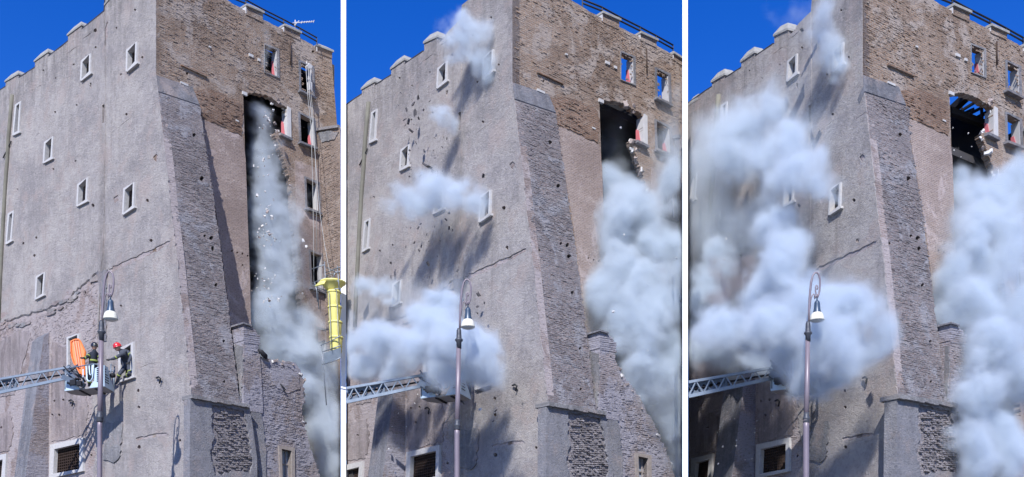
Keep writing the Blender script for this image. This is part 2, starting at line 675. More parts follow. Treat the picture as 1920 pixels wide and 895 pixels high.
for i, (x0, x1, dep, lab) in enumerate(((639.2, 648.8, 55.6, 'slim white wall standing between the clear tower and the puffing middle tower'),
                                        (1279.6, 1289.6, 50.2, 'slim white wall standing between the puffing middle tower and the dust-engulfed tower'))):
    a0, a1 = V(((x0 - CX) / F, 1, 0)), V(((x1 - CX) / F, 1, 0))
    nb = BAYS[i + 1]
    dep = nb.hit(nb.L, nb.xmin, 500).y - (.5 if i == 0 else 9.5)
    pts = [a0 * dep, a1 * dep, a1 * (dep + (8 if i == 0 else 17)), a0 * (dep + (8 if i == 0 else 17))]
    t = tag(MB().prism(pts, (0, 0, 48)).build('partition_wall', WHITEWALL), lab, 'wall', 'white walls between the towers')

# ------------------------------------------------------------------ tower data, in pixels of the first view
L_WIN = {  # outer frame corners
    'A': [(31.8, 198), (43, 191), (39.5, 250), (27, 256)],
    'B': [(86.6, 268), (104, 257), (101.5, 299), (84, 308)],
    'C': [(156, 115.6), (174.5, 101.5), (173.6, 139), (154, 154)],
    'D': [(240.9, 95.6), (261, 79.8), (260, 120), (239.9, 137)],
    'E': [(149, 347), (169, 333.5), (167, 379), (147, 389)],
    'F': [(235.7, 355), (256.5, 342.6), (254.8, 390.5), (233, 404.6)],
    'G': [(18.4, 402), (30, 395.5), (25.5, 453), (14, 460)],
    'H': [(71, 519.5), (88.8, 510.5), (85.5, 555), (68.7, 563.5)],
    'Q': [(-23, 331), (-14, 325), (-18, 375), (-28, 381)],
    'J': [(226, 654.6), (254.7, 642), (253.7, 708.6), (226, 718)],
    'K': [(129, 633.5), (152, 626), (152, 704), (129, 712)],
    'M': [(98, 834.5), (160, 821), (159.5, 884), (96, 898)],
    'N': [(-24, 860), (15.6, 851), (13, 902), (-27, 910)],
}
L_IN = {k: inset(v, 2.9) for k, v in L_WIN.items()}
for k in 'AGQ':
    L_IN[k] = [(L_WIN[k][0][0] + 3, L_WIN[k][0][1] + 2.5), (L_WIN[k][1][0] - 2.6, L_WIN[k][1][1] + 4.5),
               (L_WIN[k][2][0] - 2.6, L_WIN[k][2][1] - 2.5), (L_WIN[k][3][0] + 3, L_WIN[k][3][1] - 5)]
for k in 'MN':
    L_IN[k] = [(p[0] + dx, p[1] + dy) for p, (dx, dy) in zip(L_WIN[k], ((8, 8.5), (-6.5, 11), (-7, -4), (8, -9)))]
L_IN['J'] = inset(L_WIN['J'], 5)
SLIT = [(193.6, 199), (198.2, 196), (197.7, 230), (194, 232)]

R_WIN = {  # openings of the brick wall
    'a': [(495.5, 85), (518.5, 94.5), (519.5, 144), (495.5, 136)],
    'b': [(562.5, 117), (584, 128), (586, 181), (564, 168)],
    'd': [(562, 214), (586, 227), (588.5, 275), (564, 265)],
    'e': [(573, 335), (594, 345), (597, 397), (575, 389)],
    'f': [(581, 472), (603, 480), (605.5, 546), (584.5, 538)],
    'g': [(594, 617), (610, 621), (611, 664), (596, 658)],
}
OPENING = [(456, 179), (462, 175), (480, 174.5), (500, 179), (512, 186), (521, 193), (533, 198), (538, 204), (539, 257),
           (523, 248), (514, 251), (521, 268), (526, 284), (533, 302), (541, 326), (546, 360), (548, 410), (553, 460),
           (557, 520), (563, 570), (572, 640), (585, 720), (590, 780), (472, 780), (471, 640), (468, 520), (464, 420), (460, 300)]
L_HOLES = [(83, 133, 1.8), (106.5, 147.5, 1.6), (140, 122, 1.7), (145.5, 198, 1.8), (105.5, 211, 2), (181.5, 90, 2.4), (219.5, 53, 2), (254, 19.5, 2.4),
           (268, 108, 2.2), (228, 140, 2), (238, 215, 2.8), (181, 58, 3.8), (102, 318, 2.2), (35, 356, 1.8), (176, 386.5, 3.2), (277.5, 376.5, 3.4),
           (284, 451.5, 3.6), (70, 446, 2.2), (46, 457, 2.4), (66.5, 480, 2.6), (171, 533, 1.5), (159, 549, 3.2), (85.5, 580, 2.6), (124, 575.5, 3),
           (228, 574, 2.2), (143.5, 303, 2), (103, 752, 2.4), (119.6, 750, 2.4), (97, 739, 2.6), (99, 778.5, 2.6), (112, 778.5, 2.6), (260.5, 733, 3),
           (261.5, 764, 3.2), (262, 839, 3.6), (171, 854.5, 2.6), (3.5, 802, 2.2), (338.5, 826, 2.6), (198, 600, 2.2)]
B_HOLES = [(363.6, 253, 3.6), (351, 138, 2.5), (378.6, 335, 4.2), (396, 446.5, 4), (383.7, 442.5, 2.8), (399, 466.5, 4.2), (340.8, 456.5, 4.4), (405.5, 534.6, 3.6),
           (321.7, 317, 4), (312, 235, 3.2), (341, 490, 2.6), (349, 585, 2), (360, 655, 2.4), (420, 640, 2.8), (421, 716, 2.6)]
R_HOLES = [(434, 471, 1.9), (444, 474, 1.9), (454, 476, 1.9), (464, 480, 1.9), (454, 497.5, 1.7), (351, 138, 2.4), (586, 332, 2.0), (600, 470.5, 1.8), (617, 467, 2), (480, 76, 1.6), (586.5, 97, 2.6)]

L_TOP = [(-60, 214), (-34, 196), (0, 172), (11, 165), (37, 147.5), (65, 130), (93, 107.5), (127, 81), (155, 57), (197, 23), (199, -4), (293, -78)]
L_TOP2 = [(-60, 214), (-34, 196), (0, 172), (11, 165), (37, 147.5), (65, 130), (93, 107.5), (127, 84), (140, 77), (160, 66), (176, 44), (197, 23), (199, -4), (293, -78)]
R_TOP = [(293, -78), (424, -1), (437, 8), (464, 22), (491, 35.5), (531, 55.5), (561, 70), (595, 90), (621, 98)]
SCAR = [(-60, 632), (-20, 612), (20, 600), (45, 592), (74, 585), (95, 577), (117, 566), (138, 552), (154, 537), (170, 526), (180, 514), (186, 508), (192, 520),
        (190, 540), (193, 575), (196, 600), (190, 622), (184, 650), (178, 690), (176, 740), (174, 790), (180, 840), (176, 900), (176, 1212)]


def crack(pts, w_):
    a = [(x, y - w_ * (.5 if 0 < i < len(pts) - 1 else .15)) for i, (x, y) in enumerate(pts)]
    b = [(x, y + w_ * (.5 if 0 < i < len(pts) - 1 else .15)) for i, (x, y) in enumerate(pts)]
    return jag(a + b[::-1], 'all', .35, 3, int(pts[0][0]))


L_CRACKS = [crack([(157, 74), (163, 70), (168, 67), (176, 59)], 1.3), crack([(126, 102), (134, 98), (140, 92), (149, 88)], 1.1), crack([(142, 299), (145, 300), (147, 308), (143, 312)], 2.0),
            jag([(170, 158), (174, 156), (174, 166), (171, 169)], 'all', .8, 2, 1), jag([(103, 209), (107, 207), (107, 213), (104, 215)], 'all', .6, 2, 2), jag([(100, 317), (104, 315), (104, 320), (101, 322)], 'all', .6, 2, 3),
            crack([(68, 258), (72, 253), (76, 249)], 1.2), jag([(41, 190), (46, 188), (45, 196), (42, 200)], 'all', .8, 2, 3), crack([(60, 172), (80, 160)], .8)]
R_CRACKS = [crack([(262, 690), (280, 683), (300, 680)], 1.0), jag([(214, 372), (222, 366), (224, 376), (216, 382)], 'all', 1, 3, 4), crack([(210, 250), (240, 226), (262, 212)], .7), jag([(288, 296), (294, 289), (299, 296), (294, 306)], 'all', 1.3, 3, 4)]
MERLONS = [(-32, -14, 190, 222), (10.5, 36.5, 147, 178), (65.5, 92.5, 109, 142), (127.5, 155, 60, 92), (197.5, 226, 3, 20)]


def rot(p):
    return p


def frame_ring(mb, bay, pl, outer, inner, front, back):
    return slab(mb, bay, pl, outer, [inner], front, back)


def build_tower(bi):
    B = BAYS[bi]
    lab = ['pale medieval tower still nearly free of dust, with rubble falling down a tall gap',
           'pale medieval tower with separate dust puffs bursting out of its windows',
           'pale medieval tower half hidden in billowing dust, beams and sky in its gap'][bi]
    T = thing('tower', lab, 'tower', (B.c.x, B.c.y, 0), 'three stages of the collapsing tower')
    ltop = L_TOP if bi == 0 else L_TOP2
    # --- plastered wall (brick core, plaster skins) with its openings
    wins = [inset(L_WIN[k], .6) for k in L_WIN]
    hol = [hole_at(*h, seed=bi) for h in L_HOLES]
    edge = [(293, 141), (297, 170), (305, 245), (314, 320), (322, 400), (331, 470), (340, 560), (350, 650), (359, 742), (357, 800), (355, 1212)]
    outer = jag(ltop, set(range(len(ltop) - 4)), .9, 6, 3) + edge + [(-60, 1212)]
    slab(MB(), B, B.L, outer, wins + [SLIT] + hol, 0, .38).build('plastered_wall', BR_LEFT, T)
    sk = jag(ltop, set(range(len(ltop) - 4)), .9, 6, 3) + jag(edge, {3, 4, 5, 6, 7}, 1.2, 6, 9)
    scar_r = jag(list(reversed(SCAR)), set(range(len(SCAR) - 1)), 2.6, 4, 5)
    scar_r = [p for p in scar_r if p[0] >= -60]
    # a long scar across the right half shows the brick below the plaster
    gash = jag([(204, 505), (230, 492), (262, 478), (290, 467), (314, 453), (320, 452), (319, 458), (300, 470), (268, 485), (236, 500), (212, 512)], 'all', 2.0, 5, 2)
    gash2 = jag([(255, 822), (285, 815), (312, 812), (318, 816), (285, 821), (258, 827)], 'all', 1.2, 4, 8)
    gash3 = jag([(158, 205 - 44), (168, 158), (175, 160), (172, 168), (160, 170)], 'all', 1, 3, 4)
    gash4 = jag([(186, 84), (196, 55), (204, 40), (203, 66), (196, 95), (186, 100)], 'all', 1.5, 4, 6)
    skin_holes = [inset(w_, .6) for k, w_ in L_WIN.items() if k not in 'KMN'] + [SLIT] + [hole_at(*h, seed=bi) for h in L_HOLES if not in_low(h)] + [gash, gash2, gash4] + [c_ for c_ in L_CRACKS] + R_CRACKS
    slab(MB(), B, B.L, sk + scar_r, skin_holes, .032, -.002).build('plaster_skin', PL, T, stain=(B.hit(B.L, 100, 104).z, B.L.st(B.hit(B.L, 194, 300))[0]))
    # the plaster left of the crease stands a little proud, its edge drops a dark line
    crease = jag([(197.5, 23), (198.6, 100), (199.4, 190), (199.6, 235), (198.5, 300), (197, 400), (194.5, 480), (191, 506)], set(range(7)), .5, 7, 2)
    lefttop = [p for p in jag(ltop, set(range(len(ltop) - 4)), .9, 6, 3) if p[0] < 197]
    low = [p for p in scar_r if p[0] <= 186.5 and p[1] < 640]
    low = [(x, y - 1.5) for x, y in low if x > -60]
    slab(MB(), B, B.L, lefttop + crease + low + [(-60, 630)], [inset(w_, .6) for k, w_ in L_WIN.items() if k in 'ABCEGHQ'] + [SLIT] + [hole_at(*h, seed=bi) for h in L_HOLES if not in_low(h) and h[0] < 186] + L_CRACKS, .060, -.025).build('plaster_skin', PL, T, stain=(B.hit(B.L, 100, 104).z, B.L.st(B.hit(B.L, 194, 300))[0]))
    for poly, m in (([(98, 640), (128, 655), (160, 720), (166, 760), (163, 815), (130, 822), (97, 828), (96, 700)], PINK),
                    ([(2, 640), (40, 618), (58, 625), (50, 660), (40, 700), (28, 740), (0, 745), (-20, 700)], PINK),
                    ([(-20, 780), (20, 772), (26, 800), (18, 845), (-20, 850)], PINK),
                    ([(200, 795), (232, 790), (228, 855), (216, 868), (196, 862)], CAPM)):
        slab(MB(), B, B.L, jag(poly, 'all', 2.2, 5, int(poly[0][0])), [hole_at(*h, seed=bi) for h in L_HOLES if inside(h, poly)], .03 if poly[0][0] < 190 else .09, -.002).build('plaster_patch', m, T)
    # islands of plaster and bare brick along the scar break its line up
    gi = random.Random(31)
    for k in range(34):
        f_ = gi.random()
        x = -20 + f_ * 215
        y = ltop_y([p for p in SCAR if p[0] <= 186 and p[1] < 640], min(x, 186)) + gi.gauss(5, 11)
        r0 = gi.uniform(2.5, 8)
        poly = jag([(x + r0 * 1.6 * cos(t_ * pi / 4) * gi.uniform(.7, 1.2), y - r0 * .8 * cos(t_ * pi / 4) * .6 + r0 * .8 * sin(t_ * pi / 4) * gi.uniform(.7, 1.2)) for t_ in range(8)], 'all', .7, 2.5, k)
        if min(p[0] for p in poly) > B.xmin + 2 and not any(q[0][0] - 12 < x < q[1][0] + 12 and q[0][1] - 12 < y < q[2][1] + 12 for q in L_WIN.values()):
            slab(MB(), B, B.L, poly, [], .036 + .0011 * k, -.002).build('plaster_patch', (PL, CAPM, PINK, BR_LEFT)[k % 4], T)
    # pilaster strip where the plastered face turns slightly
    slab(MB(), B, B.L, jag([(183, 512), (204, 506), (201, 560), (202, 640), (196, 640), (193, 575)], 'all', 1.2, 5, 1), [], .075, -.05).build('plaster_patch', GREYPL, T)
    # window frames in pale stone
    for k, q in L_WIN.items():
        if max(p[0] for p in q) < B.xmin + 2:
            continue
        fr = frame_ring(MB(), B, B.L, q, L_IN[k], .125, .12).build('window_frame', STONE, T)
        inn = L_IN[k]
        if k in 'MN':
            mbg = MB()
            n1, n2 = 13, 9
            if k == 'N':
                n1 = 9
            for i in range(1, n1):
                f = i / n1
                a = lerp2(inn[0], inn[1], f)
                b = lerp2(inn[3], inn[2], f)
                if a[0] < B.xmin + 1:
                    continue
                mbg.bar(B.hit(B.L, *a, -.10), B.hit(B.L, *b, -.10), .035)
            for j in range(1, n2):
                f = j / n2
                a, b = lerp2(inn[0], inn[3], f), lerp2(inn[1], inn[2], f)
                if a[0] < B.xmin + 1:
                    a = lerp2(a, b, (B.xmin + 1 - a[0]) / (b[0] - a[0]))
                mbg.bar(B.hit(B.L, *a, -.12), B.hit(B.L, *b, -.12), .035)
            mbg.build('grille', RUST, fr)
        elif k in 'ABCEGHDFQ' and inn[0][0] > B.xmin + 1:
            # what is left of the casement, half open inside the reveal
            mbg = MB()
            a, b = lerp2(inn[0], inn[1], .06), lerp2(inn[3], inn[2], .06)
            c_, d_ = lerp2(inn[0], inn[1], .55), lerp2(inn[3], inn[2], .55)
            pa, pb, pc, pd = B.hit(B.L, *a, -.42), B.hit(B.L, *b, -.42), B.hit(B.L, *c_, -.75), B.hit(B.L, *d_, -.75)
            for u_, v_ in ((pa, pb), (pc, pd), (pa, pc), (pb, pd), ((pa + pb) / 2, (pc + pd) / 2)):
                mbg.bar(u_, v_, .05)
            mbg.build('casement', IRON, fr)
            # sill
        if k not in 'MN' and inn[3][0] > B.xmin + 1:
            a, b = q[3], q[2]
            mbs = MB()
            pa, pb = B.hit(B.L, a[0], a[1] - 2.2, .09), B.hit(B.L, b[0], b[1] - 2.2, .09)
            mbs.bar(pa, pb, .14, .09)
            mbs.build('sill', STONE, fr)
    # coping, merlons and the thin metal line between them
    for i, (x0, x1, y0, yb) in enumerate(MERLONS):
        if x1 < B.xmin + 3 or (bi and i == 4) or (bi == 0 and i == 0) or (bi == 1 and i == 0):
            continue
        x0 = max(x0, B.xmin)
        yl = ltop_y(ltop, x0) + 4
        yr = ltop_y(ltop, x1) + 4
        sl = (yr - yl) / (x1 - x0)
        y1 = y0 + sl * (x1 - x0) * .86
        q = [(x0 + 1, y0 + 7), (x1 - 1, y1 + 7), (x1 - 1, yr + 3), (x0 + 1, yl + 3)]
        me = slab(MB(), B, B.L, q, [], .03, .62).build('merlon', PL, T)
        a, b = B.hit(B.L, x0, y0 + 5.5), B.hit(B.L, x1, y1 + 5.5)
        d = (b - a)
        nn = B.L.n
        ends = [a + nn * .07, b + nn * .07, b - nn * .70, a - nn * .70]
        up = V((0, 0, 1))
        rid = [(a + d * .28 - nn * .1) + up * .30, (b - d * .22 - nn * .1) + up * .30, (b - d * .22 - nn * .5) + up * .30, (a + d * .28 - nn * .5) + up * .30]
        mc = MB()
        lowr = [p - up * .09 for p in ends]
        mc.add(lowr + ends + rid, [(3, 2, 1, 0)] + [(j, (j + 1) % 4, 4 + (j + 1) % 4, 4 + j) for j in range(4)] +
               [(4 + j, 4 + (j + 1) % 4, 8 + (j + 1) % 4, 8 + j) for j in range(4)] + [(8, 9, 10, 11)])
        mc.build('cap_stone', TRAV, me)
    mbf = MB()
    lim = 200 if bi == 0 else 138
    pts = [(x, y - 1.0) for x, y in ltop if B.xmin <= x <= lim]
    if bi:
        pts = [(B.xmin + .5, ltop_y(ltop, B.xmin + .5) - 1)] + pts
    for a, b in zip(pts, pts[1:]):
        mbf.bar(B.hit(B.L, *a, -.05), B.hit(B.L, *b, -.05), .14, .07)
    mbf.build('metal_coping', LEAD, T)
    # mossy downpipe on the far left
    pp = [(26, 178), (23, 215), (19, 262), (17, 300), (13, 350), (9, 420), (6, 480), (3, 540), (1, 600)]
    if bi == 1:
        pp = pp[:]
    mbp = MB()
    mbp.tube([B.hit(B.L, x - 3, y, .12) for x, y in pp], .12, 8)
    mbp.build('downpipe', MOSS, T)
    if bi != 2:
        MB().tube([B.hit(B.L, 21, 265, .12), B.hit(B.L, 15, 278, .12), B.hit(B.L, 6, 296, .12)], .035, 6).build('cable', BLACKR, T)
    # small iron hooks left in the plaster
    for x, y in ((133, 755), (297, 712)):
        m_ = MB()
        m_.tube([B.hit(B.L, x - 4, y - 3, .1), B.hit(B.L, x, y - 5, .16), B.hit(B.L, x + 4, y - 2, .16), B.hit(B.L, x + 2, y + 7, .12)], .04, 6)
        m_.build('iron_hook', IRON, T)
    # --- brick wall with the great gap
    rt = jag(R_TOP, {1, 2, 3, 4, 5, 6, 7}, .7, 6, 4)
    outer = rt + [(626, 160), (632, 235), (640, 330), (650, 1212), (293, 1212)]
    gap = jag(OPENING, set(range(8)) | set(range(9, 22)), 1.5, 2.6, 21 + bi)
    slab(MB(), B, B.R, outer, [q for q in R_WIN.values()] + [gap] + [hole_at(*h, seed=bi) for h in R_HOLES if h[0] < B.xmax], 0, .32).build('brick_wall', BR_UP, T)
    slab(MB(), B, B.R, jag([(374, 222), (415, 240), (455, 258), (460, 300), (464, 420), (468, 520), (470.5, 640), (470.5, 740), (430, 740), (430, 590), (408, 420), (385, 280)], {0, 1}, 1.5, 5, 6),
         [hole_at(*h, seed=bi) for h in R_HOLES if 430 < h[0] < 466], .035, -.002).build('smooth_brickwork', BR_LO, T)
    slab(MB(), B, B.R, jag([(362, 172), (380, 168), (420, 176), (452, 196), (455, 222), (452, 255), (415, 237), (378, 221), (372, 195)], 'all', 2.4, 5, 7), [], .03, -.002).build('weathered_brickwork', BR_RED, T)
    # outer strip right of the gap
    slab(MB(), B, B.R, jag([(553, 300), (600, 318), (606, 470), (612, 640), (590, 640), (566, 520), (556, 400)], 'all', 1.5, 6, 2), [grow(R_WIN[k], 1) for k in 'efg'], .03, -.002).build('smooth_brickwork', BR_LO, T)
    for k, q in R_WIN.items():
        if q[1][0] > B.xmax - 1:
            continue
        o_ = [(q[0][0] - 3.4, q[0][1] - 4.5), (q[1][0] + 4.4, q[1][1] - 3), (q[2][0] + 4.4, q[2][1] + 3.5), (q[3][0] - 3.4, q[3][1] + 1.5)]
        if k == 'a':
            o_ = [(q[0][0] - .8, q[0][1] - 3), (q[1][0] + 4, q[1][1] - 2), (q[2][0] + 4, q[2][1] + 4), (q[3][0] - .8, q[3][1] + .8)]
        if o_[1][0] > B.xmax - .5:
            o_ = [(min(x, B.xmax - .5), y) for x, y in o_]
        fr = frame_ring(MB(), B, B.R, o_, q, .05, -.002).build('window_frame', GREYPL if k in 'bde' else CAPM, T)
        # white lining of the deep reveal on the lit side, pink below
        mr = MB()
        ins = [(q[1][0] - .25, q[1][1] + .3), (q[2][0] - .25, q[2][1] - .3)]
        pa, pb = B.hit(B.R, *ins[0]), B.hit(B.R, *ins[1])
        nn = B.R.n
        tk = B.dr * -.03
        mr.prism([pa + nn * .02, pb + nn * .02, pb + B.dl * .40, pa + B.dl * .40], tk)
        mr.build('reveal_lining', REVEAL, fr)
        if k in 'ad':
            mr = MB()
            p1, p2 = pa.lerp(pb, .35 if k == 'a' else .5), pa.lerp(pb, .97)
            mr.prism([p1 + B.dl * .26 + tk * 1.2, p2 + B.dl * .14 + tk * 1.2, p2 + B.dl * .41 + tk * 1.2, p1 + B.dl * .41 + tk * 1.2], tk)
            mr.build('pink_lining', PINKW, fr)
        if k != 'a':
            a, b = o_[3], o_[2]
            MB().bar(B.hit(B.R, a[0], a[1] + 1, .1), B.hit(B.R, b[0], b[1] + 1, .1), .26, .1).build('sill', GREYPL, fr)
    # surviving right half of the window that the gap has eaten into
    mr = MB()
    pa, pb = B.hit(B.R, 538.2, 205), B.hit(B.R, 538.8, 256)
    nn, tk = B.R.n, B.dr * -.04
    mr.prism([pa + nn * .03, pb + nn * .03, pb + B.dl * .42, pa + B.dl * .42], tk)
    slab(mr, B, B.R, [(538.4, 200), (544.5, 204), (545.5, 262), (539, 258)], [], .05, -.002)
    fr = mr.build('window_frame', REVEAL, T)
    MB().prism([pa.lerp(pb, .45) + B.dl * .26 + tk * 1.2, pa.lerp(pb, .98) + B.dl * .14 + tk * 1.2, pa.lerp(pb, .98) + B.dl * .43 + tk * 1.2, pa.lerp(pb, .35) + B.dl * .43 + tk * 1.2], tk).build('pink_lining', PINKW, fr)
    MB().bar(B.hit(B.R, 524, 252, .08), B.hit(B.R, 546, 263, .08), .25, .12).build('sill', GREYPL, fr)
    # white impost stone at the top of the gap, pale stones set in the brickwork
    for (x, y, wx, wy) in ((458, 174, 4.5, 3), (470, 103, 4, 2.6), (485, 112, 2.4, 2.4), (345, 155, 7, 2), (444, 226, 3, 1.4), (393, 88, 2, 1.4)):
        slab(MB(), B, B.R, [(x - wx, y - wy), (x + wx, y - wy + wx * .9), (x + wx, y + wy + wx * .9), (x - wx, y + wy)], [], .06, .05).build('pale_stone', STONE, T)
    # long dark slot (an old cornice line)
    slab(MB(), B, B.R, [(338, 121), (387, 143), (387, 145.6), (338, 123.5)], [], .09, .02).build('cornice_ledge', BR_RED, T)
    # rubble stones hanging on along the torn edge
    proto = {}
    g = random.Random(40 + bi)
    line = [(521, 190), (533, 199), (516, 252), (521, 268), (526, 284), (533, 302), (541, 326), (546, 345)]
    if bi == 2:
        line = [(515, 188), (527, 196), (533, 203), (520, 250), (517, 262), (522, 276), (527, 290), (533, 305), (539, 318), (541, 328)]
    if bi == 1:
        line += [(505, 182), (516, 190)]
    for (x, y) in line:
        for j in range(5 if bi else 3):
            me = rock_mesh(g.randrange(6), PALE if g.random() < .3 else BRICKS)
            o = bpy.data.objects.new('rubble_stone', me)
            COL.objects.link(o)
            o.parent = T
            p = B.hit(B.R, x + g.uniform(-5, 4), y + g.uniform(-7, 7), g.uniform(-.5, .05))
            o.location = p - T.location
            o.rotation_euler = (g.uniform(0, 6), g.uniform(0, 6), g.uniform(0, 6))
            k = g.uniform(.05, .20)
            o.scale = (k, k * g.uniform(.7, 1), k * g.uniform(.6, 1))
    # merlons, caps and railing of the brick side
    for (x0, x1, yt, yb, dy) in ((461, 492, 6, 36, 14), (532, 562, 44, 70, 14), (594, 622, 82, 104, 11)):
        if x0 > B.xmax - 6:
            continue
        x1 = min(x1, B.xmax)
        q = [(x0, yt + 3), (x1, yt + dy + 3), (x1, yb + 6), (x0, yb - dy + 6)]
        me = slab(MB(), B, B.R, q, [], .035, .7).build('merlon', BR_UP, T)
        # whitewashed left cheek of the pier
        a_, b_ = B.hit(B.R, x0, yt + 3), B.hit(B.R, x0, yb - dy + 4)
        MB().prism([a_ + B.R.n * .04, b_ + B.R.n * .04, b_ - B.R.n * .66, a_ - B.R.n * .66], B.dr * -.03).build('whitewashed_cheek', REVEAL, me)
        a, b = B.hit(B.R, x0 - 1.5, yt + 2), B.hit(B.R, x1 + (1.5 if x1 < B.xmax - 2 else 0), yt + dy + 3)
        nn = B.R.n
        up = V((0, 0, 1))
        ends = [a + nn * .12, b + nn * .12, b - nn * .8, a - nn * .8]
        d = b - a
        rid = [a + d * .3 - nn * .15 + up * .2, b - d * .25 - nn * .15 + up * .2, b - d * .25 - nn * .5 + up * .2, a + d * .3 - nn * .5 + up * .2]
        mc = MB()
        mc.add([p - up * .1 for p in ends] + ends + rid, [(3, 2, 1, 0)] + [(j, (j + 1) % 4, 4 + (j + 1) % 4, 4 + j) for j in range(4)] +
               [(4 + j, 4 + (j + 1) % 4, 8 + (j + 1) % 4, 8 + j) for j in range(4)] + [(8, 9, 10, 11)])
        mc.build('cap_stone', TRAV, me)
    rl = []
    for dy in (-19, -12):
        seg = [(424, dy + 4), (461, 19 + dy), (492, 36 + dy), (532, 56 + dy), (562, 72 + dy), (594, 90 + dy)]
        seg = [(x, y) for x, y in seg if x < B.xmax]
        rl.append([B.hit(B.R, x, y, -.35) for x, y in seg])
    m_ = MB()
    for r_ in rl:
        m_.tube(r_, .04, 6)
    ra = m_.build('roof_railing', IRON, T)
    m_ = MB()
    for i in range(len(rl[0])):
        m_.bar(rl[0][i], rl[1][i] - V((0, 0, .75)), .05)
    m_.build('post', IRON, ra)
    # downpipe under the roof
    MB().tube([B.hit(B.R, 544.5, 78, .06), B.hit(B.R, 544.8, 100, .06), B.hit(B.R, 545.3, 122, .06)], .035, 6).build('downpipe', RUST, T)
    # --- buttress: sloped brick face, its cheek, mortar cap
    PW = Plane(B.hit(B.R, 366, 162), B.dl)
    TL, BL = B.hit(B.L, 297, 170), B.hit(B.L, 359.5, 745)
    BF = Plane(BL, B.dr, TL - BL)
    BF.n = BF.d.cross(BF.u).normalized()
    if BF.n.y > 0:
        BF.n = -BF.n
    BF.into(B.dl)
    er = [(452.5, 775), (441, 680), (431, 600), (424, 545), (418, 500), (410, 440), (404, 400), (394, 330), (383, 262), (374, 196)]
    el_ = [(297.5, 170), (306, 245), (315, 320), (323, 400), (332, 470), (341, 560), (351, 650), (360, 745)]
    bl = jag(el_, 'none' and set(range(len(el_) - 1)), 2.0, 3.5, 5 + bi) + [(361, 775)] + jag(er, set(range(len(er) - 1)), 1.7, 3.5, 8 + bi)
    bt = slab(MB(), B, BF, bl, [hole_at(*h, seed=bi) for h in B_HOLES if h[1] > 200], 0, .55).build('buttress', BR_BUT, T)
    # cheek that throws the long shadow
    ck = [B.hit(BF, x, y) for x, y in er]
    ckb = [p + B.dl * 0 for p in ck]
    cm = MB()
    vs = []
    for p in ck:
        # back to the brick wall along its normal
        t_ = (p - B.R.o).dot(B.R.n)
        vs.append((p - BF.n * .05, p - B.R.n * (t_ + .1)))
    for (a0, a1), (b0, b1) in zip(vs, vs[1:]):
        cm.add([a0, a1, b1, b0], [(0, 1, 2, 3)], [[(0, a0.z), (2, a1.z), (2, b1.z), (0, b0.z)]])
    cm.build('buttress_cheek', BR_BUT, bt)
    # mortar cap: steep weathering from the wall down to the brick face
    c0, c1 = B.hit(B.R, 293.5, 141, .03), B.hit(B.R, 361, 163, .03)
    c2, c3 = B.hit(BF, 374.5, 197, .03), B.hit(BF, 297, 171, .03)
    dn = V((0, 0, -.35))
    mc = MB()
    top = [c0, c1, c2, c3]
    mc.add(top + [p + B.dl * .5 + dn for p in (c0, c1)] + [p + B.dl * .3 + dn for p in (c2, c3)],
           [(0, 1, 2, 3), (7, 6, 5, 4), (0, 4, 5, 1), (1, 5, 6, 2), (2, 6, 7, 3), (3, 7, 4, 0)])
    mc.build('mortar_cap', GREYPL, bt)
    facing(B, BF, [(300, 174), (371, 199), (403, 410), (440, 690), (450, 752), (366, 738), (340, 540), (322, 380)], BR_BUT, bt, prob=.6, row=.075, seed=bi, proud=(.004, .022), holes=[grow4b(h) for h in B_HOLES if h[1] > 200])
    facing(B, B.R, [(297, -60), (424, 4), (464, 26), (531, 60), (622, 102), (628, 200), (590, 238), (545, 196), (500, 172), (455, 170), (420, 172), (366, 160), (297, 138)], BR_UP, T, prob=.42, row=.08, seed=bi + 3, holes=[grow(q, 7) for q in R_WIN.values()])
    facing(B, B.R.off(.03), [(368, 176), (420, 180), (448, 198), (452, 222), (450, 250), (415, 233), (380, 217)], BR_RED, T, prob=.6, row=.08, seed=bi + 5, proud=(.01, .035))
    facing(B, B.L, [(1, 610), (80, 590), (140, 560), (176, 530), (190, 560), (178, 690), (170, 830), (100, 828), (96, 640), (50, 640), (0, 700)], BR_LEFT, T, prob=.45, row=.08, seed=bi + 7, holes=[grow(L_WIN[k], 4) for k in 'JKM'] + [[(98, 640), (128, 655), (160, 720), (166, 760), (163, 815), (130, 822), (97, 828), (96, 700)]])
    # --- sloped buttress low on the plastered wall
    PB = Plane(B.hit(B.L, 93, 700), B.L.n)           # its cheek stands square to the wall
    rid = [(82, 632), (74, 690), (64, 768), (55, 840), (47, 900), (22, 1212)]
    wall = [(93.5, 622), (93, 700), (92.5, 780), (92, 850), (91.5, 900), (91, 1212)]
    r3 = [B.hit(PB, x, y) for x, y in rid]
    w3 = [B.hit(B.L, x, y, -.02) for x, y in wall]
    wv = B.dl * 1.55
    cm = MB()
    for i in range(len(rid) - 1):
        cm.add([r3[i], r3[i + 1], w3[i + 1], w3[i]], [(0, 1, 2, 3)], [[(0, r3[i].z), (0, r3[i + 1].z), (1, w3[i + 1].z), (1, w3[i].z)]])
    sb = MB()
    for i in range(len(rid) - 1):
        sb.add([r3[i], r3[i + 1], r3[i + 1] + wv, r3[i] + wv], [(0, 1, 2, 3)], [[(0, r3[i].z), (0, r3[i + 1].z), (1.5, r3[i + 1].z), (1.5, r3[i].z)]])
        sb.add([r3[i] + wv, r3[i + 1] + wv, w3[i + 1] + wv, w3[i] + wv], [(0, 1, 2, 3)], [[(0, r3[i].z), (0, r3[i + 1].z), (1, w3[i + 1].z), (1, w3[i].z)]])
    tp = w3[0]
    sb.add([r3[0], w3[0], w3[0] + wv, r3[0] + wv], [(0, 1, 2, 3)])
    s_ = sb.build('sloped_buttress', GREYPL, T)
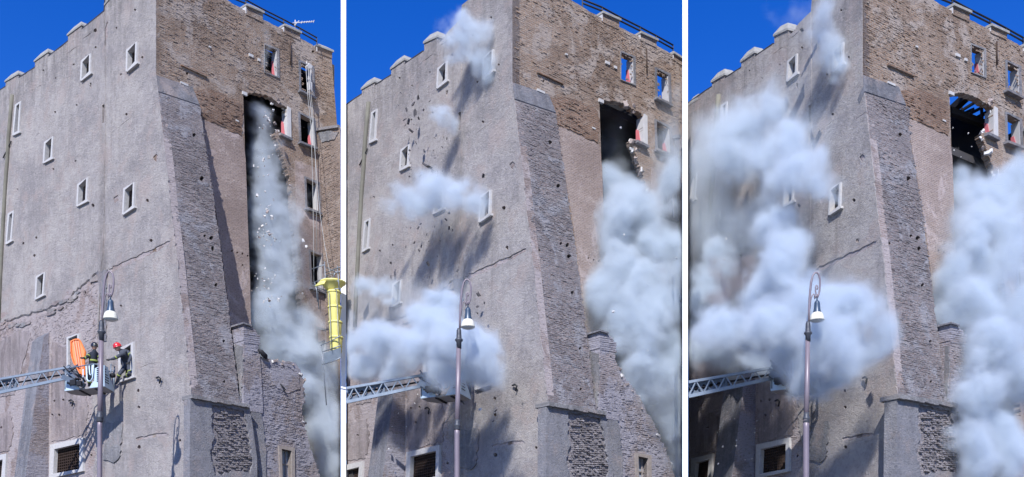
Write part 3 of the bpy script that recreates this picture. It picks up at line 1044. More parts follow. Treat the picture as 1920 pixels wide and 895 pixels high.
    cm.build('buttress_cheek', RUIN, s_)
    # --- inside: floors, back walls, roof (the roof is gone in the later stages)
    A = B.hit(B.L, B.xmin + 1 if bi else -55, 300)
    E_ = B.hit(B.R, min(B.xmax - 2, 628), 300)
    A.z = E_.z = 0
    Cc = V((B.c.x, B.c.y, 0))
    Dd = A + E_ - Cc
    ztop = B.hit(B.R, 600, 96).z - .3
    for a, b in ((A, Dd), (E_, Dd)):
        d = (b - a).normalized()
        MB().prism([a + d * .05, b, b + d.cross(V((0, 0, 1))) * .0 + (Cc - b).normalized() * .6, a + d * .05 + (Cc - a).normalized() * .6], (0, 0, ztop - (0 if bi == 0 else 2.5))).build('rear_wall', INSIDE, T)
    ctr = (A + E_) / 2

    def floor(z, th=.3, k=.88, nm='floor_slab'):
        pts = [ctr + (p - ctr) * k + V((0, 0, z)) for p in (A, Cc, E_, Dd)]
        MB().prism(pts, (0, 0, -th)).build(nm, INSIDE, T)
    zs = [B.hit(B.R, 480, y).z for y in (700, 480)]
    for z in zs:
        floor(z)
    if bi == 0:
        floor(ztop - .4, .35, .9, 'roof_slab')
        floor(B.hit(B.R, 480, 165).z)
    if bi == 1:
        # the upper floor still spans behind the gap, the roof above has fallen in
        floor(B.hit(B.R, 480, 160).z)
    if bi == 2:
        # roof timbers and steel still spanning against the sky
        z1 = B.hit(B.R, 480, 205).z

        def bp(x, y, dep):
            return B.at(x, y, dep)
        yd = B.hit(B.R, 480, 200).y
        for (x0, y0, d0, x1, y1, d1, w_) in ((455, 208, 1.2, 545, 242, 3.2, .26), (462, 205, 4.5, 498, 172, 3.0, .30), (478, 208, 5, 520, 182, 3.6, .10),
                                             (478, 222, 5, 528, 196, 3.6, .10), (515, 190, 3, 517, 222, 3, .10), (500, 225, 4, 535, 206, 3, .12), (478, 175, 5, 479, 225, 5, .07), (455, 226, 2.5, 500, 205, 4, .12)):
            MB().bar(bp(x0, y0, yd + d0), bp(x1, y1, yd + d1), w_).build('roof_beam', DARK, T)
        floor(B.hit(B.R, 480, 262).z, .3, .9)
        # dark mass of the broken inner wall below the beams
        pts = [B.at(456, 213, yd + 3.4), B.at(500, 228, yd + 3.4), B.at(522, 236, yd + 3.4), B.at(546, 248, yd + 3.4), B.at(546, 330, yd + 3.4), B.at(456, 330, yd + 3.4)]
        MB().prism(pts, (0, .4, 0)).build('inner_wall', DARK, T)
    if bi == 1:
        yd = B.hit(B.R, 480, 200).y
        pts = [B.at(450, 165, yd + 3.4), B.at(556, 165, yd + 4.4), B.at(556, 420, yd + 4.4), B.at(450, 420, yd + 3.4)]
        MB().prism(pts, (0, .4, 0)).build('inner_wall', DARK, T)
    return T


def facing(B, pl, poly, mat, parent, name='brick_facing', row=.08, wid=(.09, .21), prob=.35, proud=(.006, .024), seed=0, holes=()):
    """bricks that stand proud of the weathered face, laid in level courses of the wall"""
    g = random.Random(seed + 100)
    poly = B.clipx(poly)
    if len(poly) < 3:
        return
    S = [pl.st(B.hit(pl, x, y)) for x, y in poly]
    HS = [[pl.st(B.hit(pl, x, y)) for x, y in h] for h in holes]
    s0, s1 = min(a for a, b in S), max(a for a, b in S)
    z0, z1 = min(b for a, b in S), max(b for a, b in S)
    mb = MB()

    def isin(P_, a, b):
        c = False
        n = len(P_)
        for i in range(n):
            x0, y0 = P_[i]
            x1, y1 = P_[(i + 1) % n]
            if (y0 > b) != (y1 > b) and a < (x1 - x0) * (b - y0) / (y1 - y0) + x0:
                c = not c
        return c
    z = z0
    while z < z1:
        a = s0 + g.uniform(-.2, 0)
        clump = g.uniform(.4, 1.6)
        while a < s1:
            w_ = g.uniform(*wid)
            h_ = row * g.uniform(.6, .85)
            dens = .5 + mn.noise(V((a * .45 + seed, z * .45, seed))) * 1.1
            if g.random() < prob * clump * max(.15, dens * 1.6) and isin(S, a + w_ * .1, z) and isin(S, a + w_ * .95, z + h_) and not any(isin(H, a + w_ * f, z + h_ * .5) for H in HS for f in (-.3, .5, 1.3)):
                f0, f1 = -.01, g.uniform(*proud)
                j = lambda k=.018: g.uniform(-k, k)
                q = [(a + j(), z + j()), (a + w_ + j(), z + j()), (a + w_ + j(), z + h_ + j()), (a + j(), z + h_ + j())]
                P_ = [pl.o + pl.d * x + pl.u * y for x, y in q]
                vs = [p + pl.n * f0 for p in P_] + [p + pl.n * (f1 + j(.008)) for p in P_]
                mb.add(vs, [(4, 5, 6, 7), (0, 1, 5, 4), (1, 2, 6, 5), (2, 3, 7, 6), (3, 0, 4, 7)], [[q[0], q[1], q[2], q[3]]] + [[q[0], q[1], q[1], q[0]]] * 4)
            a += w_ + .015
        z += row
    if mb.v:
        mb.build(name, mat, parent, kind='stuff')


def in_low(h):
    x, y = h[0], h[1]
    if x >= 196:
        return False
    return y > ltop_y([p for p in SCAR if p[0] <= 186 and p[1] < 640], x) - 3


def grow4b(h):
    x, y, r = h[:3]
    r += 3
    return [(x - r, y - r), (x + r, y - r), (x + r, y + r), (x - r, y + r)]


def inside(h, poly):
    x, y = h[0], h[1]
    c = False
    n = len(poly)
    for i in range(n):
        x0, y0 = poly[i]
        x1, y1 = poly[(i + 1) % n]
        if (y0 > y) != (y1 > y) and x < (x1 - x0) * (y - y0) / (y1 - y0) + x0:
            c = not c
    return c and min(math.hypot(p[0] - x, p[1] - y) for p in poly) > 5


def ltop_y(line, x):
    for a, b in zip(line, line[1:]):
        if a[0] <= x <= b[0] and b[0] > a[0]:
            return a[1] + (b[1] - a[1]) * (x - a[0]) / (b[0] - a[0])
    return line[-1][1] if x > line[-1][0] else line[0][1]


def lerp2(a, b, f):
    return (a[0] + (b[0] - a[0]) * f, a[1] + (b[1] - a[1]) * f)


ROCKS = {}


def rock_mesh(k, mat, flat=1.0):
    key = (k, mat.name, flat)
    if key not in ROCKS:
        g = random.Random(k * 17 + int(flat * 10))
        bm = bmesh.new()
        bmesh.ops.create_cube(bm, size=1.5)
        bmesh.ops.subdivide_edges(bm, edges=bm.edges[:4 + k], cuts=1)
        for v in bm.verts:
            v.co = V((v.co.x * g.uniform(.55, 1.35), v.co.y * g.uniform(.45, 1.0), v.co.z * g.uniform(.4, .95)))
            v.co.z *= flat
        bmesh.ops.triangulate(bm, faces=bm.faces)
        me = bpy.data.meshes.new('rubble')
        bm.to_mesh(me)
        bm.free()
        me.materials.append(mat)
        ROCKS[key] = me
    return ROCKS[key]


# ------------------------------------------------------------------ the ruined masonry at the foot of the brick side
def build_ruin(bi):
    B = BAYS[bi]
    foot = B.hit(B.L, 359.5, 745)
    lab = ['ruined brick wall with broken stub pier, dust rising behind its bare right edge',
           'ruined brick wall below the puffing tower, its right edge a slope against dust',
           'ruined brick wall whose right half is swallowed by white dust'][bi]
    Rb = Plane(foot + B.R.n * .3, B.dr)
    Rc = Rb.off(-.35)
    base = B.hit(Rb, 420, 800)
    T = thing('ruined_wall', lab, 'wall', (base.x, base.y, 0), 'ruined walls at the tower feet')
    # base block under the buttress, with a rough rubble field where the facing has gone
    o = [(357, 746), (400, 752), (468, 764), (474, 800), (482, 860), (486, 1212), (353, 1212)]
    fld = jag([(398, 760), (434, 765), (457, 770), (463, 790), (467, 812), (470, 838), (474, 866), (470, 888), (440, 884), (402, 892), (394, 850), (402, 822), (396, 800)], 'all', 2.6, 5, 3)
    slab(MB(), B, Rb, o, [fld], 0, .5).build('rendered_base', GREYPL, T)
    slab(MB(), B, Rb.off(-.09), grow4(fld, 3), [], 0, .3).build('rubble_field', RUBBLE, T)
    # uneven stones standing proud of the rubble field
    g = random.Random(5)
    mb = MB()
    for y0 in range(770, 892, 4):
        x = 396 + g.uniform(-2, 2)
        while x < 474:
            w_, h_ = g.uniform(3, 7), g.uniform(1.6, 3.2)
            if inside((x + w_ / 2, y0), fld) and g.random() < .9:
                q = [(x, y0 + g.uniform(-.6, .6)), (x + w_ - .8, y0 + .9 + g.uniform(-.6, .6)), (x + w_ - .8, y0 + h_ + .9), (x, y0 + h_)]
                slab(mb, B, Rb.off(-.09), q, [], g.uniform(.0, .10), .01)
            x += w_
    mb.build('rubble_facing', RUBBLE, T, kind='stuff')
    # ledge
    a, b = B.hit(Rb, 358, 744, .05), B.hit(Rb, 466, 762, .05)
    mm = MB()
    k = 12
    for i in range(k):
        p, q = a.lerp(b, i / k), a.lerp(b, (i + 1) / k)
        mm.bar(p + V((0, 0, g.uniform(-.03, .03))) - B.R.n * .3, q - B.R.n * .3, .8, .12 + g.uniform(0, .06))
    mm.build('ledge', CAPM, T)
    # plaster band above the ledge
    slab(MB(), B, Rb.off(-.42), [(360, 724), (390, 731), (434, 738), (455, 744), (455, 765), (358, 748)], [], 0, .3).build('mortar_band', GREYPL, T)
    # pier stub
    Rp = Rb.off(-.28)
    pier = jag([(456.5, 607), (462, 608), (471, 613), (479, 620), (483, 630), (487, 634), (487, 640), (484, 648), (487, 664), (490, 700), (493, 760), (493, 775), (457, 770), (457, 700)], {2, 3, 4, 5, 6, 7}, 1.5, 3, 4)
    pr = slab(MB(), B, Rp, pier, [], 0, 1.05).build('pier_stub', RUIN, T)
    # corbelled courses round the head of the pier, each one a part
    for i in range(9):
        y = 608 + i * 3.9
        w1 = 470 + min(17, i * 4.2) + g.uniform(-1.5, 1.5)
        x0 = 456.5 + g.uniform(-.9, .6)
        q = [(x0, y), (w1, y + 1 + (w1 - 455) * .12), (w1, y + 3.9 + (w1 - 455) * .12), (x0, y + 3.2)]
        slab(MB(), B, Rp, q, [], g.uniform(.005, .045), 1.06 + g.uniform(0, .05)).build('brick_course', RUIN, pr)
    cheek = Plane(B.hit(Rp, 456.6, 700), B.dl)
    slab(MB(), B, cheek.off(.02), jag([(428, 648), (440, 644), (455, 650), (455.5, 700), (452, 760), (432, 752), (426, 700)], 'all', 2, 4, 2), [], .02, .03).build('plaster_patch', CAPM, pr)
    slab(MB(), B, Rp, [(453, 605), (469, 610), (470, 613), (453, 608)], [], .12, 1.2).build('cap_slate', GREYPL, pr)
    # wall
    top = [(486, 668), (500, 674), (514, 678), (520, 676), (534, 680), (546, 679), (556, 684), (560, 690)]
    if bi == 0:
        right = [(564, 700), (570, 712), (569, 740), (571, 752), (566, 764), (570, 790), (574, 812), (580, 840), (590, 865), (600, 895), (606, 1212)]
    else:
        top = [(486, 664), (494, 678), (500, 690), (512, 706), (522, 716)]
        right = [(530, 728), (542, 752), (556, 776), (566, 800), (580, 826), (590, 858), (600, 895), (606, 1212)]
    o = jag(top + right, set(range(len(top) + len(right) - 2)), 2.4, 4, 12 + bi) + [(472, 1212), (472, 700), (486, 690)]
    win = [(526.5, 842), (545, 846), (545, 899), (528, 897)]
    slab(MB(), B, Rc, o, [win], 0, .7).build('brick_wall', RUIN, T)
    facing(B, Rc, [(486, 680), (545, 684), (560, 700), (566, 770), (572, 830), (595, 893), (556, 893), (550, 834), (520, 832), (516, 893), (500, 893), (490, 760)] if bi == 0 else
           [(488, 690), (515, 725), (540, 765), (566, 815), (595, 893), (556, 893), (550, 834), (520, 832), (516, 893), (500, 893), (490, 760)], RUIN, T, prob=.6, row=.085, seed=bi + 20, proud=(.006, .035))
    facing(B, Rp, [(459, 640), (484, 650), (488, 700), (490, 760), (459, 760)], RUIN, pr, prob=.5, row=.08, seed=bi + 30)
    # smooth mortar slope between base block and wall
    slab(MB(), B, Rc, jag([(468, 700), (480, 690), (484, 740), (492, 790), (498, 850), (506, 1212), (476, 1212), (470, 800)], 'all', 2, 6, 3), [], .06, -.002).build('mortar_slope', GREYPL, T)
    slab(MB(), B, Rc, jag([(505, 690), (545, 694), (560, 704), (562, 730), (540, 738), (510, 722)] if bi == 0 else [(500, 700), (512, 712), (520, 740), (505, 738)], 'all', 2, 5, 3), [], .04, -.002).build('brick_patch', RUIN, T)
    fr = slab(MB(), B, Rc, [(521, 836), (551, 840), (551.5, 902), (524, 900)], [win], .08, .2).build('window_frame', WOODG, T)
    slab(MB(), B, Rc.off(-.25), grow(win, .5), [], 0, .04).build('pane', PANE, fr)
    mb = MB()
    mb.bar(B.hit(Rc, 535, 844, -.2), B.hit(Rc, 536, 898, -.2), .05)
    mb.bar(B.hit(Rc, 527, 870, -.2), B.hit(Rc, 545, 873, -.2), .05)
    mb.build('glazing_bar', WOODG, fr)
    # loose rubble along the broken edge
    edge = top + right[:6]
    for i, (x, y) in enumerate(edge):
        for j in range(3):
            o = bpy.data.objects.new('rubble_stone', rock_mesh(g.randrange(6), PALE if g.random() < .3 else BRICKS))
            COL.objects.link(o)
            o.parent = T
            o.location = B.hit(Rc, x + g.uniform(-7, 2), y + g.uniform(-1, 6), g.uniform(-.5, .06)) - T.location
            o.rotation_euler = (g.uniform(0, 6), g.uniform(0, 6), g.uniform(0, 6))
            k = g.uniform(.06, .14)
            o.scale = (k, k, k * .7)
    if bi == 0:
        # dark scrap and hook left on the broken top
        MB().tube([B.hit(Rc, 484, 655, .1), B.hit(Rc, 490, 660, .2), B.hit(Rc, 497, 668, .15), B.hit(Rc, 500, 673, .1)], [.05, .12, .14, .05], 6).build('torn_sheet', BLACKR, T)
        MB().tube([B.hit(Rc, 526, 720, .05), B.hit(Rc, 531, 726, .15), B.hit(Rc, 535, 731, .15), B.hit(Rc, 532, 733, .1)], .035, 6).build('iron_hook', IRON, T)
    return T


def grow4(poly, k):
    cx = sum(p[0] for p in poly) / len(poly)
    cy = sum(p[1] for p in poly) / len(poly)
    return [(cx + (x - cx) * 1.04, cy + (y - cy) * 1.03) for x, y in poly]


# ------------------------------------------------------------------ brick wing that juts out at the right
def build_wing(bi):
    B = BAYS[bi]
    o = B.hit(B.R, 611, 640)
    o2 = B.hit(B.R, 595, 243)
    W = Plane(o, B.dl, o2 - o)
    sr = B.ray(B.xmax - .6, 900)
    W.into((sr.x, 1, 0))
    lab = ['brown brick wing jutting out behind the yellow rubble chute', 'sliver of brown brick wing beside the white wall and dust', 'brown brick wing almost lost behind the dust at far right'][bi]
    T = thing('brick_wing', lab, 'building', (o.x, o.y, 0), 'brick wings beside the towers')
    top = [(595, 243.5), (612, 240), (639, 237)]
    slab(MB(), B, W, [(596, 246), (606, 244.5), (612, 243), (639.5, 239), (660, 237), (660, 1212), (620, 1212), (611, 640), (604, 470)], [], 0, .5).build('brick_wall', WINGM, T)
    xe = min(B.xmax - 3, 645)
    a, b = B.hit(W, 595, 244), B.hit(W, xe, ltop_y([(595, 244), (645, 236)], xe))
    facing(B, W, [(598, 272), (637, 262), (637, 900), (622, 900), (613, 640)], WINGM, T, prob=.6, row=.09, seed=bi + 40)
    MB().bar(a + W.n * .02, b + W.n * .02, .16, .14).build('coping', CAPM, T)
    slab(MB(), B, W, jag([(597, 250), (618, 246), (636, 248), (628, 262), (604, 268)], 'all', 1.5, 4, 3), [], .04, -.002).build('plaster_patch', CAPM, T)
    return T


for i in range(3):
    build_tower(i)
    build_ruin(i)
    build_wing(i)


# ------------------------------------------------------------------ street lamps
def build_lamp(bi):
    B = BAYS[bi]
    dep = B.d0 * .857
    off = ((0, 0), (2, 1), (0, 2))[bi]

    def P(x, y, dd=0):
        return B.at(x + off[0], y + off[1], dep + dd)
    base = P(187, 900)
    T = thing('street_lamp', ['scrolled iron street lamp in front of the rescue basket', 'scrolled iron street lamp before the puffing middle tower', 'scrolled iron street lamp before the engulfed right tower'][bi],
              'street lamp', (base.x, base.y, 0), 'scrolled street lamps')
    sc = dep / F                                         # metres in one photograph pixel at the lamp

    def lz(y):
        return P(187, y).z
    m = MB()
    prof = [(.22, 0), (.22, .3), (.15, .45), (.13, 1.6), (.12, 1.7), (.095, 1.9), (.095, lz(800)), (.09, lz(784))]
    m.lathe(prof, (base.x, base.y, 0), 16)
    top = P(190, 640)
    m.tube([V((base.x, base.y, lz(786))), P(188.5, 730), P(190, 636)], [4.9 * sc, 4.7 * sc, 4.3 * sc], 14)
    m.build('pole', LAMPPOST, T)
    m = MB()
    c = P(187.3, 786)
    m.lathe([(5 * sc, -6 * sc), (6.5 * sc, -4 * sc), (5.4 * sc, 0), (6.8 * sc, 2 * sc), (6.5 * sc, 4 * sc), (5 * sc, 8 * sc), (4.9 * sc, 14 * sc)], c, 16)
    m.build('collar', LAMPGREY, T)
    c = P(190.5, 639)
    m = MB()
    m.lathe([(4.6 * sc, 0), (4.8 * sc, 12 * sc), (7.4 * sc, 15 * sc), (7.6 * sc, 17 * sc), (5.0 * sc, 19.5 * sc), (4.6 * sc, 26 * sc), (4.4 * sc, 34 * sc), (2.8 * sc, 38 * sc)], c, 16)
    m.build('post_head', LAMPGREY, T)
    # big crook, inner scroll and side leaf
    m = MB()
    crook = [(192, 606), (192.6, 580), (193.4, 560), (194.5, 545), (196.3, 528), (199.5, 515), (203.5, 509.5), (207.5, 509.5), (211, 514), (213, 522), (213, 534), (212, 544), (210, 552), (207.5, 557)]
    m.tube([P(*p) for p in crook], [2.1 * sc] * 5 + [1.7 * sc] * 9, 10)
    m.build('crook', LAMPPOST, T)
    m = MB()
    m.tube([P(*p) for p in [(207.5, 557), (205.6, 550), (204.6, 543), (204.6, 537), (206, 533.5), (208.3, 534.5), (208.6, 538.5), (207, 541)]], [1.3 * sc] * 8, 8)
    m.tube([P(*p) for p in [(194, 578), (195.5, 562), (198, 553), (201.5, 549.5), (203, 552), (202.4, 556)]], [1.2 * sc] * 6, 8)
    m.tube([P(202.5, 559, 0), P(207, 552, 0), P(211, 549, 0)], [.9 * sc, 1.8 * sc, .8 * sc], 8)
    m.build('scroll', LAMPPOST, T)
    # shade
    c = P(207.5, 585)
    m = MB()
    m.tube([P(207.3, 553), P(207.4, 563)], 1.3 * sc, 8)
    m.lathe([(2.0 * sc, 23 * sc), (3.6 * sc, 22 * sc), (4.4 * sc, 20.5 * sc), (5.2 * sc, 19 * sc), (5.2 * sc, 18 * sc), (5.6 * sc, 12 * sc), (6.3 * sc, 6 * sc), (7.6 * sc, 1 * sc), (7.8 * sc, 0)], c, 24)
    m.build('lamp_cowl', LAMPBLUE, T)
    m = MB()
    m.lathe([(7.6 * sc, .5 * sc), (9.4 * sc, -1.2 * sc), (11.2 * sc, -4 * sc), (12.3 * sc, -8 * sc), (13.2 * sc, -12.5 * sc), (13.6 * sc, -14 * sc), (12.9 * sc, -14.2 * sc)], c, 28)
    sh = m.build('lamp_shade', CREAM, T)
    m = MB()
    m.lathe([(12.6 * sc, -13.6 * sc), (11.2 * sc, -15.6 * sc), (6 * sc, -17.2 * sc), (1 * sc, -17.6 * sc)], c, 24)
    m.build('lens', GLASSW, sh)


# ------------------------------------------------------------------ fire brigade ladder with its rescue basket
def build_ladder(bi):
    B = BAYS[bi]
    dn = 46.6 / 46 * B.d0
    hz = B.at(193.7, 725.6, dn).z
    p0 = B.flat(193.7, 725.6, hz)
    p1 = B.flat(122.6, 734, hz)
    p2 = B.flat(213, 736.5, hz)
    p3 = p1 + p2 - p0
    T = thing('aerial_ladder', ['grey fire ladder whose basket carries two men and an orange stretcher', 'grey fire ladder whose empty basket is wrapped in puffing dust', 'grey fire ladder reaching into the thick dust of the right tower'][bi],
              'fire ladder', (p3.x, p3.y, 0), 'fire ladders reaching to the towers')
    up = V((0, 0, 1))
    ex, ey = (p1 - p0), (p2 - p0)
    xl, yl = ex.length, ey.length
    ex.normalize()
    ey.normalize()

    def q(a, b, c):                                      # basket coordinates: a along the long side 0..1, b across 0..1, c metres up
        return p0 + ex * (xl * a) + ey * (yl * b) + up * c
    # floor
    m = MB()
    m.prism([q(0, 0, 0), q(1, 0, 0), q(1.0, .55, 0), q(.8, 1, 0), q(0, 1, 0)], up * .09)
    fl = m.build('basket_floor', UNDER, T)
    for a in (.22, .62):
        MB().bar(q(a, .02, -.03), q(a, .98, -.03), .09, .05).build('floor_beam', BLACKR, fl)
    # pale body panels: low corner box on the left, tall cheek and perforated side on the right
    m = MB()
    m.prism([q(1, -.01, .02), q(.62, -.01, .02), q(.66, -.01, .30), q(.72, -.01, .46), q(1, -.01, .50)], ey * .06)
    m.build('corner_panel', WHITEP, T)
    m = MB()
    m.prism([q(1.005, 0, .02), q(1.005, .55, .02), q(1.005, .55, .30), q(1.005, 0, .48)], ex * .04)
    m.build('end_panel', WHITEP, T)
    m = MB()
    m.prism([q(-.01, -.012, .02), q(.36, -.012, .02), q(.30, -.012, .22), q(.235, -.012, .34), q(.22, -.012, .92), q(.10, -.012, 1.0), q(-.01, -.012, 1.0)], ey * .05)
    ck = m.build('cheek_panel', WHITEP, T)
    m = MB()
    for r_ in range(7):
        for c_ in range(2):
            m.box(q(.055 + .085 * c_, -.025, .30 + r_ * .10), ex * .055, ey * .012, up * .022)
    m.build('vent_slot', BLACKR, ck)
    m = MB()
    m.prism([q(-.012, 0, .02), q(-.012, 1, .02), q(-.012, .95, .16), q(-.012, .52, .62), q(-.012, .35, 1.02), q(-.012, 0, 1.02)], -ex * .04)
    sd_ = m.build('side_panel', WHITEP, T)
    m = MB()
    for r_ in range(6):
        for c_ in range(3):
            if r_ * .9 + c_ * 1.6 < 5.2:
                m.box(q(-.032, .10 + .13 * c_, .25 + r_ * .12), ey * .055, ex * .012, up * .022)
    m.build('vent_slot', BLACKR, sd_)
    m = MB()
    c = q(-.03, .66, .72)
    m.tube([c, c - ex * .16], .12, 12)
    m.build('floodlight', BLACKR, T)
    # rails
    m = MB()
    rl = .032
    m.tube([q(1, 0, 1.08), q(.55, 0, 1.12), q(.27, 0, 1.14), q(.02, 0, 1.05)], rl, 8)
    m.tube([q(1, 1, 1.05), q(.5, 1, 1.1), q(0, 1, 1.05)], rl, 8)
    for b in (0, 1):
        m.tube([q(1, b, .1), q(1, b, 1.06)], rl, 8)
    m.tube([q(1, 0, 1.06), q(1, 1, 1.06)], rl, 8)
    m.tube([q(1, 0, .62), q(1, 1, .62)], rl, 8)
    m.tube([q(0, 1, .1), q(0, 1, 1.05)], rl, 8)
    m.tube([q(-.02, .98, .1), q(-.03, .98, 1.25), q(-.03, .62, 1.25), q(-.03, .6, .5)], rl, 8)
    m.build('guard_rail', ALU, T)
    m = MB()
    m.tube([q(.44, -.02, 1.08), q(.42, -.02, .45), q(.38, -.02, .34), q(.32, -.02, .34), q(.27, -.02, .48), q(.25, -.02, 1.1)], .036, 8)
    m.tube([q(.36, -.02, 1.08), q(.35, -.02, .66), q(.31, -.02, .62), q(.29, -.02, .72), q(.28, -.02, 1.08)], .03, 8)
    m.tube([q(.52, -.02, .1), q(.52, -.02, .95)], .03, 8)
    m.build('gate', WHITEP, T)
    # mounting head: hinge block, cylinders, hoses below the rails
    m = MB()
    g = random.Random(3)
    m.bar(q(.98, -.2, .62), q(.50, -.05, .16), .30, .22)
    m.bar(q(.90, -.25, .95), q(.62, -.1, .42), .14, .14)
    m.build('hinge_arm', ALUD, T)
    m = MB()
    for i in range(9):
        a = q(g.uniform(.45, .85), g.uniform(-.25, .1), g.uniform(.12, .5))
        b = a + V((g.uniform(-.3, .3), g.uniform(-.1, .1), g.uniform(-.22, .22)))
        m.tube([a, (a + b) / 2 + V((0, -.08, .08)), b], g.uniform(.03, .06), 6)
    m.tube([q(.95, -.3, 1.1), q(.80, -.32, .8), q(.64, -.3, .95), q(.58, -.3, .72), q(.52, -.2, .5)], .035, 6)
    m.box(q(.72, -.22, .30), ex * .18, ey * .1, up * .12)
    m.box(q(.56, -.2, .22), ex * .14, ey * .1, up * .10)
    m.build('hydraulic_hose', BLACKR, T)
    # boom: two trusses joined by rungs, the inner section slides in from the left
    dz = dn * 1.02
    xs0 = B.xmin + .8 if bi else -40
    tops = lambda x: 710.8 + (x - 1.7) * (689 - 710.8) / 127.3
    bots = lambda x: 736 + (x - 1.7) * (708 - 736) / 130.3
    tr = []
    for k, dd in enumerate((0.0, .75)):
        m = MB()
        a, b = B.at(xs0, tops(xs0), dz + dd), B.at(132, tops(132), dz + dd)
        c, d = B.at(xs0, bots(xs0), dz + dd), B.at(132, bots(132), dz + dd)
        m.bar(a, b, .09, .10)
        m.bar(c, d, .10, .13)
        n = int((132 - xs0) / 13)
        for i in range(n):
            f0, f1 = i / n, (i + 1) / n
            if i % 2 == 0:
                m.bar(c.lerp(d, f0), a.lerp(b, f1), .045)
            else:
                m.bar(a.lerp(b, f0), c.lerp(d, f1), .045)
        m.bar(b, d, .09)
        m.build('truss_rail', ALU, T)
        tr.append((c, d))
    n = int((132 - xs0) / 8)
    for i in range(n + 1):
        f = i / n
        MB().tube([tr[0][0].lerp(tr[0][1], f), tr[1][0].lerp(tr[1][1], f)], .022, 6).build('rung', ALUD, T)
    m = MB()
    xe = xs0 + 70
    for dd, w_ in ((.18, .09), (.58, .09)):
        a, b = B.at(xs0, tops(xs0) + 6, dz + dd), B.at(xe, tops(xe) + 5, dz + dd)
        c, d = B.at(xs0, bots(xs0) - 4, dz + dd), B.at(xe, bots(xe) - 3.4, dz + dd)
        m.bar(a, b, w_, .12)
        m.bar(c, d, w_, .12)
        n = 5
        for i in range(n):
            m.bar(a.lerp(b, i / n), c.lerp(d, (i + 1) / n), .06)
            m.bar(c.lerp(d, i / n), a.lerp(b, (i + 1) / n), .06)
        m.bar(b, d, .1)
    m.build('inner_section', ALUD, T)
    m = MB()
    for dd, fy in ((.3, .35), (.45, .6)):
        m.tube([B.at(xs0 + 2, tops(xs0) * (1 - fy) + bots(xs0) * fy, dz + dd), B.at(xs0 + 60, tops(xs0 + 60) * .5 + bots(xs0 + 60) * .5, dz + dd), B.at(130, tops(130) * .4 + bots(130) * .6, dz + dd)], .04, 6)
    m.build('supply_line', BLACKR, T)
    # head of the boom
    m = MB()
    m.bar(B.at(126, 692, dz + .37), B.at(140, 705, dz + .1), .5, .22)
    m.bar(B.at(128, 686, dz + .2), B.at(146, 716, dz), .1, .14)
    m.bar(B.at(136, 690, dz + .2), B.at(146, 684, dz), .05, .05)
    m.tube([B.at(131, 710, dz), B.at(136, 716, dz), B.at(142, 716, dz), B.at(148, 722, dz - .1)], .10, 8)
    m.build('boom_head', ALUD, T)
    return q


# ------------------------------------------------------------------ people
def skin_body(name, joints, edges, mat, parent, sub=2):
    """One continuous skinned figure: joints {key: (point, radius x, radius y)}, first key is the root."""
    keys = list(joints)
    org = V(root_of(parent).location)
    me = bpy.data.meshes.new(name)
    me.from_pydata([tuple(V(joints[k][0]) - org) for k in keys], [(keys.index(a), keys.index(b)) for a, b in edges], [])
    me.materials.append(mat)
    o = bpy.data.objects.new(name, me)
    COL.objects.link(o)
    o.parent = parent
    md = o.modifiers.new('skin', 'SKIN')
    md.use_smooth_shade = True
    lay = me.skin_vertices[0].data if me.skin_vertices else None
    if lay is None:
        bm = bmesh.new()
        bm.from_mesh(me)
        bm.verts.layers.skin.verify()
        bm.to_mesh(me)
        bm.free()
        lay = me.skin_vertices[0].data
    for i, k in enumerate(keys):
        lay[i].radius = (joints[k][1], joints[k][2])
        lay[i].use_root = (i == 0)
    ss = o.modifiers.new('subsurf', 'SUBSURF')
    ss.levels = ss.render_levels = sub
    return o


def band(parent, a, b, f, r, name='reflective_band', w=.055):
    a, b = V(a), V(b)
    c = a.lerp(b, f)
    d = (b - a).normalized()
    MB().tube([c - d * w / 2, c - d * w * .2, c + d * w * .2, c + d * w / 2], [r * .96, r, r, r * .96], 12).build(name, STRIPE, parent)


